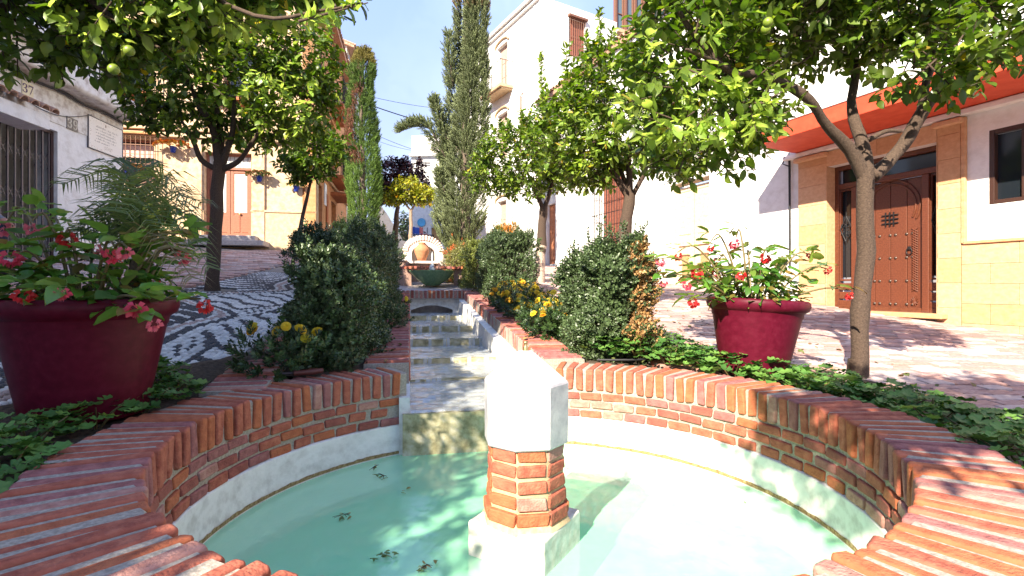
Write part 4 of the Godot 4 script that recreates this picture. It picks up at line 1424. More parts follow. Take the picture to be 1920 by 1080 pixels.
	for k in 4:
		bp("door_board", h, dw, Vector3(1.283 + k * 0.2415, 0.655, -0.235), Vector3(0.234, 2.03, 0.03), 0.007)
	var arc := MB.new()
	for rr in [0.43, 0.37]:
		var ap := []
		var ar := []
		for i in 25:
			var a := -0.5 + (PI + 1.0) * i / 24.0
			ap.append(Vector3(1.645 + rr * cos(a), 1.26 + rr * sin(a), 0))
			ar.append(0.016)
		arc.tube(ap, ar, 6)
	part("carved_arch", arc, dk, h, Vector3(0, 0, -0.215))
	var rope := MB.new()
	for i in 26:
		var y := -0.02 + i * 0.036
		for q in [-1.0, 1.0]:
			rope.tube([Vector3(2.0 - q * 0.045, y - 0.03, 0), Vector3(2.0, y, 0.012), Vector3(2.0 + q * 0.045, y + 0.03, 0)], [0.007, 0.011, 0.007], 5)
	var ros := MB.new()
	for i in 10:
		var a := TAU * i / 10.0
		ros.tube([Vector3(2.0, -0.2, 0.01), Vector3(2.0 + 0.05 * cos(a), -0.2 + 0.07 * sin(a), 0.01)], [0.012, 0.006], 5)
	part("carved_rosette", ros, dw, h, Vector3(0, 0, -0.215))
	part("carved_rope", rope, dw, h, Vector3(0, 0, -0.215))
	var st := MB.new()
	st.lathe([Vector2(0.022, 0.0), Vector2(0.018, 0.01), Vector2(0.0, 0.016)], 10)
	var stm := st.mesh()
	for r in 4:
		for k in 8:
			part("stud", stm, plain("old iron stud", Color(0.09, 0.07, 0.06), 0.4, 0.7), h, Vector3(1.20 + (k / 2) * 0.2415 + (0.04 if k % 2 == 0 else 0.20), -0.25 + r * 0.36, -0.218), Basis.from_euler(Vector3(PI / 2, 0, 0)))
	var lk := MB.new()
	for k in 3:
		lk.box(Vector3(1.645, 1.02 + k * 0.065, 0), Vector3(0.25, 0.014, 0.016))
		lk.box(Vector3(1.585 + k * 0.06, 1.085, 0.004), Vector3(0.014, 0.22, 0.016))
	part("peephole_grille", lk, iron, h, Vector3(0, 0, -0.205))
	var kn := MB.new()
	var kp := []
	for i in 13:
		kp.append(Vector3(1.93 + 0.04 * sin(TAU * i / 12.0), 0.56 + 0.05 * cos(TAU * i / 12.0), 0.015))
	kn.tube(kp, kp.map(func(_p): return 0.008), 6)
	kn.bevel(Vector3(1.93, 0.61, 0.008), Vector3(0.05, 0.05, 0.02), 0.006)
	part("knocker", kn, iron, h, Vector3(0, 0, -0.21))
	# ------------------------------------------------ the tall white house behind
	var f3 := wall_frame(-2.375, 25.725, 0.485, -0.875)
	var e := house("tall_white_house", "tall white house with iron balcony and timber gallery, behind the trees on the right", f3)
	var lw := MB.new()
	lw.panel(7.0, 10.5, 0.4, [Rect2(3.57, 8.3, 0.96, 2.0), Rect2(3.57, 5.5, 0.96, 1.9), Rect2(3.6, 1.5, 0.8, 2.2)], 0.0, 0.45)
	part("street_wall", lw, white, e)
	bp("parapet", e, white, Vector3(3.5, 10.98, 0.06), Vector3(7.1, 0.14, 0.3), 0.03)
	bp("parapet", e, white, Vector3(3.5, 10.82, 0.03), Vector3(7.05, 0.1, 0.16), 0.03)
	balcony(e, 3.1, 5.0, 8.15, 0.6, M("ochre balcony slab", Color(0.40, 0.26, 0.14), Color(0.55, 0.40, 0.25), 0.4, 0.85), iron)
	for q in [[8.3, 10.3], [5.5, 7.4], [1.5, 3.7]]:
		panel_door(e, 3.6, q[0], 4.5, q[1], -0.2, M("weathered door", Color(0.34, 0.22, 0.17), Color(0.5, 0.38, 0.32), 0.4, 0.8), [[0.05, 0.3, 2], [0.35, 0.6, 2], [0.65, 0.95, 2]], "balcony_door")
		var hood := MB.new()
		var hp := []
		for i in 9:
			var a := PI * i / 8.0
			hp.append(Vector3(4.05 - 0.6 * cos(a), q[1] + 0.22 * sin(a), 0.03))
		hood.tube(hp, hp.map(func(_p): return 0.05), 6)
		part("hood_mould", hood, mats["ochre balcony slab"], e)
	var lp := MB.new()
	lp.tube([Vector3(5.7, 5.4, 0.05), Vector3(5.7, 7.6, 0.05), Vector3(5.9, 7.65, 0.05)], [0.025, 0.025, 0.025], 6)
	part("wall_pipe", lp, mats["old brown wood"], e)
	var f4 := wall_frame(1.02, 19.6, 0.857, 0.515)
	var en := Node3D.new()
	en.name = "south_front"
	e.add_child(en, true)
	en.transform = f3.affine_inverse() * f4
	var fw := MB.new()
	fw.panel(3.85, 10.5, 0.4, [Rect2(1.39, 9.02, 0.80, 1.5)], 0.0, 0.45)
	fw.box(Vector3(6.4, 5.5, -0.5), Vector3(5.05, 10.2, 0.4))
	part("front_wall", fw, white, en)
	for i in 2:
		panel_door(en, 1.41 + i * 0.39, 9.03, 1.79 + i * 0.39, 10.5, -0.12, mats["red brown shutter"], [[0.05, 0.45, 1], [0.52, 0.95, 1]], "shutter")
	grille(en, 1.42, 9.04, 2.16, 10.5, 0.06, 0.1, mats["rusty bars"], 3)
	bp("window_head", en, wood, Vector3(1.79, 10.56, 0.03), Vector3(0.92, 0.09, 0.2), 0.01)
	bp("gallery_sill", en, mats["ochre balcony slab"], Vector3(6.3, 10.65, -0.2), Vector3(4.9, 0.16, 0.5), 0.02)
	for k in 9:
		bp("gallery_post", en, wood, Vector3(3.95 + k * 0.55, 11.9, -0.2), Vector3(0.12, 2.4, 0.12), 0.01)
		if k < 8:
			var gf := part("gallery_window", frame_mb(4.03 + k * 0.55, 10.75, 4.42 + k * 0.55, 12.9, 0.06, 0.06, -0.22), mats["old brown wood"], en)
			bp("pane", gf, plain("blue grey glass", Color(0.10, 0.14, 0.17), 0.08), Vector3(4.225 + k * 0.55, 11.8, -0.25), Vector3(0.34, 2.1, 0.012))
			bp("glazing_bar", gf, wood, Vector3(4.225 + k * 0.55, 11.5, -0.23), Vector3(0.3, 0.04, 0.04))
	tiled_eave(en, 3.6, 9.0, 13.2, 0.2, 2.5, 0.7, tile)
	flatten(en)
	# ------------------------------------------------ cables across the street
	for c in [["black overhead cable crossing the street between the cypresses", P(645, 178, 20), P(1000, 262, 23), 0.02, 0.35], ["thin grey overhead wire above the black cable", P(652, 170, 20), P(840, 205, 23), 0.009, 0.1],
			["thin grey overhead wire low over the plum tree", P(650, 225, 21), P(860, 300, 24), 0.009, 0.25], ["thin grey overhead wire lowest of the three", P(652, 240, 21), P(800, 285, 28), 0.008, 0.2]]:
		var cb := MB.new()
		var pts := []
		for i in 17:
			var u := i / 16.0
			pts.append((c[1] as Vector3).lerp(c[2], u) - Vector3(0, 4 * c[4] * u * (1 - u), 0))
		var r: float = c[3]
		cb.tube(pts, pts.map(func(_p): return r), 5)
		tag(part("overhead_cable", cb, mats["black cable"], self), c[0], "cable", "cables over the street")

func build_centre() -> void:
	var white: Material = mats["sunlit whitewash"]
	var tile: Material = mats["roof tile clay"]
	# white house closing the street
	var f := wall_frame(-7.0, 36.5, 1.0, -0.1)
	var t := house("white_house", "white house with terracotta gable closing the far end of the street", f)
	var w := MB.new()
	w.panel(5.2, 9.0, 0.4, [Rect2(0.35, 8.4, 1.0, 0.4), Rect2(1.4, 2.1, 0.72, 2.1)], 0.0, 1.6)
	w.box(Vector3(2.6, 5.0, -3.0), Vector3(5.2, 8.0, 5.0))
	part("wall", w, white, t)
	bp("door", t, M("honey wood", Color(0.42, 0.22, 0.08), Color(0.52, 0.30, 0.13), 0.5, 0.6), Vector3(1.76, 3.15, -0.2), Vector3(0.72, 2.1, 0.06))
	bp("window_pane", t, plain("grey louvre", Color(0.24, 0.25, 0.27), 0.6), Vector3(0.85, 8.6, -0.2), Vector3(1.0, 0.4, 0.05))
	for k in 3:
		bp("louvre", t, mats["grey pipe"], Vector3(0.85, 8.47 + k * 0.12, -0.12), Vector3(1.0, 0.05, 0.1), 0.01)
	bp("ledge", t, white, Vector3(2.6, 9.2, 0.1), Vector3(5.4, 0.15, 0.4), 0.02)
	var gb := MB.new()
	gb.prism([Vector2(0.7, 9.28), Vector2(3.4, 9.28), Vector2(3.4, 10.5), Vector2(2.2, 10.4)], 2.0)
	part("gable", gb, M("terracotta render", Color(0.52, 0.30, 0.22), Color(0.64, 0.44, 0.35), 0.8, 0.9), t)
	grille(t, 1.0, 10.3, 2.9, 11.1, -0.5, 0.2, mats["dark iron"], 2, "railing_bar", 0.01)
	bp("downpipe", t, mats["black cable"], Vector3(3.3, 4.4, 0.06), Vector3(0.09, 5.4, 0.09), 0.03)
	bp("balcony_slab", t, white, Vector3(2.6, 5.2, 0.35), Vector3(2.2, 0.14, 0.7), 0.02)
	grille(t, 1.6, 5.3, 3.6, 6.2, 0.65, 0.16, mats["dark iron"], 2, "baluster", 0.012)
	bp("wall_frame", t, mats["dark brown frame"], Vector3(2.9, 3.5, 0.02), Vector3(0.3, 0.8, 0.04))
	var pl := thing("wall_plate", "sky blue round plate hung on the far white house", "plate", f * Vector3(0.72, 4.55, 0.02), f.basis)
	var pm := MB.new()
	pm.lathe([Vector2(0.0, 0.0), Vector2(0.2, 0.0), Vector2(0.3, 0.05), Vector2(0.27, 0.06), Vector2(0.0, 0.02)], 20)
	part("plate", pm, plain("sky blue glaze", Color(0.10, 0.42, 0.70), 0.3), pl, Vector3.ZERO, Basis.from_euler(Vector3(PI / 2, 0, 0)))
	wall_pot("red pot of greenery under the blue plate on the far white house", f, 0.75, 3.7, Color(0.5, 0.06, 0.04), Color(0.06, 0.14, 0.04), 0.35, 80)
	# chairs in front of it
	for k in 4:
		var px := 771.0 + k * 12.0
		var p := P(px, 446, 33.0 + (k % 2))
		p.y = G(p.x, -p.z) + 0.45
		var ch := thing("cafe_chair", ["blue cafe chair beside the far yellow tree's trunk", "blue cafe chair second from the far trunk", "red patterned cafe chair by the far wooden door", "dark cafe chair rightmost before the far house"][k], "chair", p, Basis(Vector3.UP, 0.6 * k), "cafe chairs at the street's end")
		var cm: Material = plain(["blue seat", "blue seat", "red seat", "dark seat"][k], [Color(0.03, 0.09, 0.4), Color(0.03, 0.09, 0.4), Color(0.4, 0.06, 0.07), Color(0.03, 0.03, 0.04)][k], 0.5)
		bp("seat", ch, cm, Vector3(0, 0.45, 0), Vector3(0.42, 0.04, 0.42), 0.015)
		bp("backrest", ch, cm, Vector3(0, 0.72, -0.2), Vector3(0.42, 0.4, 0.03), 0.012)
		for q in [[-1, -1], [1, -1], [1, 1], [-1, 1]]:
			bp("leg", ch, mats["dark iron"], Vector3(0.18 * q[0], 0.215, 0.18 * q[1]), Vector3(0.03, 0.43, 0.03), 0.005)
	# low sloping white wall and a red-tiled shed on the left of the far end
	var lw := wall_frame(-6.6, 25.0, 1.0, 0.35)
	var o := house("garden_wall", "white wall sloping down behind the short cypress", lw, "wall")
	var m := MB.new()
	m.prism([Vector2(0.0, 0.6), Vector2(2.2, 0.6), Vector2(2.2, 2.1), Vector2(1.4, 2.3), Vector2(0.6, 3.6), Vector2(0.0, 4.4)], 0.3)
	part("wall", m, white, o)
	var sh := wall_frame(-8.7, 31.0, 1.0, 0.1)
	var s2 := house("tiled_shed", "low shed with a red tiled roof beyond the white sloping wall", sh)
	var sb := MB.new()
	sb.box(Vector3(0.75, 2.0, -1.2), Vector3(1.5, 2.6, 2.4))
	part("wall", sb, white, s2)
	tiled_eave(s2, -0.2, 1.6, 3.2, 0.2, 2.6, 0.9, M("red roof tile", Color(0.40, 0.13, 0.08), Color(0.54, 0.24, 0.15), 0.4, 0.9))
	# a row of low parapet on the skyline
	for k in 3:
		var tr := thing("distant_tree", ["small round distant tree left of the far yellow tree's trunk", "small round distant tree nearer the far yellow tree's trunk", "distant tree behind the short cypress"][k], "tree", [P(757, 440, 48), P(765, 440, 50), P(715, 445, 52)][k])
		tr.position.y = G(tr.position.x, 50) + 0.0
		var xf := []
		var co := []
		for i in 500:
			var u := any_dir()
			xf.append(Transform3D(facing(any_dir(), Vector3.UP).scaled(Vector3.ONE * rnd(0.2, 0.4)), Vector3(u.x * 0.9, 2.4 + u.y * 1.1, u.z * 0.9) * rnd(0.7, 1.05)))
			co.append(leaf_tint(0.05) * 0.6)
		many("crown", leaf_mesh(), leaf_mat("far leaves", Color(0.07, 0.11, 0.07), Color(0.15, 0.2, 0.1)), xf, co, tr)
		var tk := MB.new()
		tk.tube([Vector3(0, -1, 0), Vector3(0, 2.0, 0)], [0.12, 0.08], 7)
		part("trunk", tk, plain("far bark", Color(0.12, 0.09, 0.07), 0.9), tr)

func flatten(n: Node3D) -> void:      # hand the pieces of a side wall to the house itself
	var up := n.get_parent()
	for c in n.get_children():
		var x: Transform3D = n.transform * c.transform
		n.remove_child(c)
		up.add_child(c, true)
		c.transform = x
	up.remove_child(n)
	n.free()

# ---------------------------------------------------------------- paving
func mosaic_colour(a: float, b: float) -> int:       # 0 white, 1 dark, 2 pinkish line
	var ph := fposmod(b - 0.9, 4.6) - 2.3
	var line := -1.62 - 0.5 * exp(-pow((ph - 2.3 + 0.0) / 0.55, 2.0)) - 0.5 * exp(-pow((ph + 2.3) / 0.55, 2.0))
	line += 0.16 * exp(-pow((absf(ph) - 1.35) / 0.35, 2.0))
	var d := a - line
	if a > -1.10:
		return 0
	if absf(d) < 0.028:
		return 2
	if absf(d) < 0.06:
		return 0
	if d > 0:
		if d < 0.13:
			return 1
		if d < 0.20:
			return 0
		for k in 3:       # pointed leaves with dark rims
			var cb: float = [-0.95, 0.35, 1.55][k]
			var ca: float = [-1.30, -1.36, -1.33][k]
			var ang: float = [0.35, -0.2, 0.45][k]
			var u := (ph - cb) * cos(ang) + (a - ca) * sin(ang)
			var v := -(ph - cb) * sin(ang) + (a - ca) * cos(ang)
			var w := 0.15 * (1.0 - pow(absf(u) / 0.6, 1.6))
			if absf(u) < 0.6 and absf(v) < w:
				return 1 if absf(v) > w - 0.048 or (absf(v) < w - 0.10 and absf(v) > w - 0.125) else 0
		return 1 if fposmod(b + 1.2 * a + 0.05 * sin(a * 20.0), 0.31) < 0.10 else 0
	if d > -0.14:
		return 1
	var s := sin(b * 26.0 + 2.2 * sin(a * 9.0 + b * 2.0)) + 0.5 * sin(b * 3.1 + a * 6.0)
	return 0 if s > 0.35 else 1

func build_paving() -> void:
	# pebble mosaic
	var t := Node3D.new()
	t.name = "mosaic_pavement"
	add_child(t)
	t.set_meta("kind", "structure")
	t.set_meta("label", "black and white pebble mosaic pavement with scrolls and leaves")
	var pm := MB.new()
	pm.lathe([Vector2(0.5, -0.25), Vector2(0.5, 0.02), Vector2(0.36, 0.24), Vector2(0.0, 0.32)], 6)
	var pebble := pm.mesh()
	var base := M("pebble", Color(0.75, 0.75, 0.75), Color(1.0, 1.0, 1.0), 0.2, 0.55)
	base.vertex_color_use_as_albedo = true
	var cols := [Color(0.72, 0.70, 0.67), Color(0.055, 0.058, 0.065), Color(0.46, 0.34, 0.30)]
	var pmat := [M("white pebble", Color(0.62, 0.60, 0.57), Color(0.78, 0.76, 0.73), 0.1, 0.55), M("dark pebble", Color(0.04, 0.042, 0.05), Color(0.08, 0.08, 0.09), 0.1, 0.5), M("pink pebble", Color(0.4, 0.29, 0.26), Color(0.5, 0.38, 0.34), 0.1, 0.55)]
	rng.seed = 31
	var all := []
	var b := 0.9
	while b < 8.95:
		var a := -2.31
		while a < -0.985:
			var aa := a + rnd(-0.006, 0.006)
			var bb := b + rnd(-0.006, 0.006)
			a += 0.034
			var q := Vector2(aa - 0.43, bb - 1.97)
			if q.length() < 1.92:
				continue
			var p := C(aa, bb, 0)
			if Vector2(p.x + 3.2, -p.z - 5.68).length() < 0.2:
				continue
			p.y = G(p.x, -p.z) + 0.004 + rnd(-0.002, 0.002)
			var k := mosaic_colour(aa, bb)
			var bs := Basis(Vector3.UP, TURN + rnd(-0.5, 0.5)).scaled(Vector3(0.040, 0.036, 0.031) * rnd(0.86, 1.1))
			var seen := absf(p.x / -p.z) < 0.98
			all.append([(p - Vector3(0, EYE, 0)).length() + (0.0 if seen else 50.0), Transform3D(bs, p), k])
		b += 0.030
	all.sort_custom(func(x, y): return x[0] < y[0])
	var xf := []
	var co := []
	for i in all.size():
		if i < 280:
			part("pebble", pebble, pmat[all[i][2]], t, all[i][1].origin, all[i][1].basis)
		else:
			xf.append(all[i][1])
			co.append(cols[all[i][2]] * rnd(0.75, 1.2))
	many("pebbles", pebble, base, xf, co, t)
	# clay pavers on the right, stone setts on the left
	for side in 2:
		var n := Node3D.new()
		n.name = ["paver_pavement", "sett_pavement"][side]
		add_child(n)
		n.set_meta("kind", "structure")
		n.set_meta("label", ["mauve and brick red clay paver pavement in front of the right houses", "pinkish stone sett pavement left of the pebble mosaic"][side])
		var sz: Vector3 = [Vector3(0.2, 0.05, 0.098), Vector3(0.26, 0.05, 0.15)][side]
		var ms := []
		for i in 3:
			var m := MB.new()
			m.bevel(Vector3.ZERO, sz * Vector3(rnd(0.97, 1.0), 1, rnd(0.96, 1.0)), 0.007, 0.0015, i + 40)
			ms.append(m.mesh())
		var pmats := [M("mauve paver", Color(0.30, 0.18, 0.165), Color(0.46, 0.31, 0.285), 0.3, 0.85, "fine", 0.4), M("red paver", Color(0.33, 0.18, 0.15), Color(0.47, 0.29, 0.25), 0.3, 0.85, "fine", 0.4), M("pale paver", Color(0.40, 0.30, 0.28), Color(0.54, 0.43, 0.40), 0.3, 0.85, "fine", 0.4)]
		var tinted := M("paver field", Color(0.8, 0.8, 0.8), Color(1.0, 1.0, 1.0), 0.3, 0.85, "fine", 0.4)
		tinted.vertex_color_use_as_albedo = true
		var tints := [Color(0.42, 0.28, 0.26), Color(0.44, 0.26, 0.22), Color(0.50, 0.39, 0.36)]
		all = []
		var row := 0
		b = 0.3
		while b < 19.0:
			var a: float = ([1.95, -9.5][side]) + (0.5 if row % 2 == 1 else 0.0) * (sz.x + 0.010)
			while a < ([10.5, -2.42][side]):
				var p := C(a + rnd(-0.002, 0.002), b + rnd(-0.002, 0.002), 0)
				a += sz.x + 0.010
				var z := -p.z
				if side == 0:
					if p.x > 5.70 - 0.414 * (z - 8.2) or Vector2(a - 0.43, b - 1.97).length() < 2.55 or p.x / maxf(z, 0.1) > 1.15:
						continue
				else:
					if p.x < -6.75 - 0.09 * (z - 2.0) and z < 9.9 or p.x < -7.5 or z > 16.4 + (p.x + 6.18) * 0.19 or z < 2.5 or Vector2(a - 0.43, b - 1.97).length() < 2.3:
						continue
				p.y = G(p.x, z) + 0.006 + rnd(-0.005, 0.005) - sz.y * 0.5 + 0.02
				var bs := Basis(Vector3(0.0, 0, 1), -0.05) * Basis(Vector3.UP, TURN + rnd(-0.01, 0.01))
				bs = Basis(Vector3.RIGHT, 0.083) * bs
				var seen := absf(p.x / z) < 1.0
				all.append([z + (0.0 if seen else 60.0), Transform3D(bs, p), rng.randi() % 3])
			b += sz.z + 0.010
			row += 1
		all.sort_custom(func(x, y): return x[0] < y[0])
		xf = [[], [], []]
		co = []
		var xs := []
		for i in all.size():
			if i < [290, 200][side]:
				part("paver", ms[i % 3], pmats[all[i][2]], n, all[i][1].origin, all[i][1].basis)
			else:
				xs.append(all[i][1])
				co.append(tints[all[i][2]] * rnd(0.6, 1.2))
		many("pavers", ms[0], tinted, xs, co, n)

# ---------------------------------------------------------------- trees
var citrus := []
var leaf_kinds := []

func leaf_setup() -> void:
	leaf_kinds = [leaf_mesh(0.28, 0.2, 0.08), leaf_mesh(0.34, 0.42, 0.13), leaf_mesh(0.25, -0.12, 0.10)]
	for i in 6:
		var k: float = [0.6, 0.85, 1.1, 1.4, 1.8, 2.3][i]
		citrus.append(leaf_mat("citrus leaf %d" % i, Color(0.135 * k, 0.21 * k, 0.037 * k), Color(0.62, 0.80, 0.12), 0.33, false))
	citrus.append(leaf_mat("citrus leaf yellow", Color(0.34, 0.26, 0.04), Color(0.4, 0.35, 0.06), 0.45, false))
	leaf_mat("citrus crown", Color(0.135, 0.21, 0.037), Color(0.62, 0.80, 0.12), 0.33)

func tree(called: String, label: String, trunk: Array, r0: float, r1: float, limbs: Array, blobs: Array, twigs: int, per: int, size: float, shoots: Array, single: int, opts := {}) -> void:
	var o: Vector3 = trunk[0]
	var t := thing(called, label, "tree", o, Basis.IDENTITY, opts.get("group", "orange trees along the street"))
	var rel := func(p: Vector3) -> Vector3: return p - o
	var bark: Material = opts.get("bark", M("citrus bark", Color(0.030, 0.019, 0.014), Color(0.070, 0.044, 0.031), 0.2, 0.92, "coarse", 1.4, Color(0.115, 0.082, 0.06), 5, 0.03))
	var mb := MB.new()
	var pts := trunk.map(rel)
	pts[0] -= Vector3(0, 0.15, 0)
	limb(mb, pts, r0, r1, 14, 0.14)
	mb.tube([pts[0], pts[0] + Vector3(0, 0.15, 0), pts[0] + Vector3(0, 0.3, 0)], [r0 * 1.35, r0 * 1.25, r0 * 0.95], 14)
	part("trunk", mb, bark, t)
	if opts.has("wash"):
		var wm := MB.new()
		var top: Vector3 = pts[0].lerp(pts[1], 1.0) if pts.size() > 2 else pts[0].lerp(pts[1], 0.6)
		limb(wm, [pts[0], pts[0].lerp(top, 0.5), top], r0 * 1.06, lerpf(r0, r1, 0.5) * 1.06, 14, 0.14)
		part("lime_wash", wm, M("lime washed bark", Color(0.28, 0.20, 0.16), Color(0.55, 0.46, 0.38), 0.2, 0.9, "coarse", 0.8), t)
	for l in limbs:
		var lb := MB.new()
		var lp: Array = l[0]
		limb(lb, lp.map(rel), l[1], l[2], 9, 0.12)
		part("limb", lb, bark, t)
	var tw := MB.new()
	var rb := blobs.map(func(x): return [x[0] - o, x[1], x[2] if x.size() > 2 else 0.85])
	var rs := shoots.map(func(x): return [x[0] - o, x[1] - o, x[2]])
	var got := crown_leaves(rb, twigs, per, size, opts.get("young", 0.15), opts.get("gap", -0.05), rs, tw)
	part("twigs", tw, bark, t).set_meta("kind", "stuff")
	var xf: Array = got[0]
	var tint: Array = got[1]
	var eye := Vector3(0, EYE, 0) - o
	if single > 0:
		var order := []
		for i in xf.size():
			var w: Vector3 = xf[i].origin + o
			var ok := w.z < -0.4 and absf(w.x / w.z) < 0.97 and (w.y - EYE) / -w.z < 0.54
			order.append([(xf[i].origin - eye).length() + (0.0 if ok else 100.0), i])
		order.sort_custom(func(x, y): return x[0] < y[0])
		var gone := {}
		for k in mini(single, order.size()):
			var i: int = order[k][1]
			gone[i] = true
			var c: Color = tint[i]
			var idx := 6 if c.r > 3.0 else clampi(int((c.g - 0.6) * 4.0), 0, 5)
			part("leaf", leaf_kinds[i % 3], citrus[idx], t, xf[i].origin, xf[i].basis)
		var x2 := []
		var t2 := []
		for i in xf.size():
			if not gone.has(i):
				x2.append(xf[i])
				t2.append(tint[i])
		xf = x2
		tint = t2
	for k in 3:      # three leaf shapes share the crown
		var x3 := []
		var t3 := []
		for i in range(k, xf.size(), 3):
			x3.append(xf[i])
			t3.append(tint[i])
		many("crown", leaf_kinds[k], opts.get("mat", mats["citrus crown"]), x3, t3, t)
	if opts.has("fruit"):
		var fm := MB.new()
		var prof := []
		for i in 9:
			var a := PI * i / 8.0
			prof.append(Vector2(0.026 * sin(a), -0.026 * cos(a)))
		fm.lathe(prof, 14)
		var fmm := fm.mesh()
		var fmat := M("green orange peel", Color(0.12, 0.20, 0.02), Color(0.22, 0.26, 0.03), 0.1, 0.4, "pebbly", 0.3)
		for p in opts["fruit"]:
			part("fruit", fmm, fmat, t, p - o)

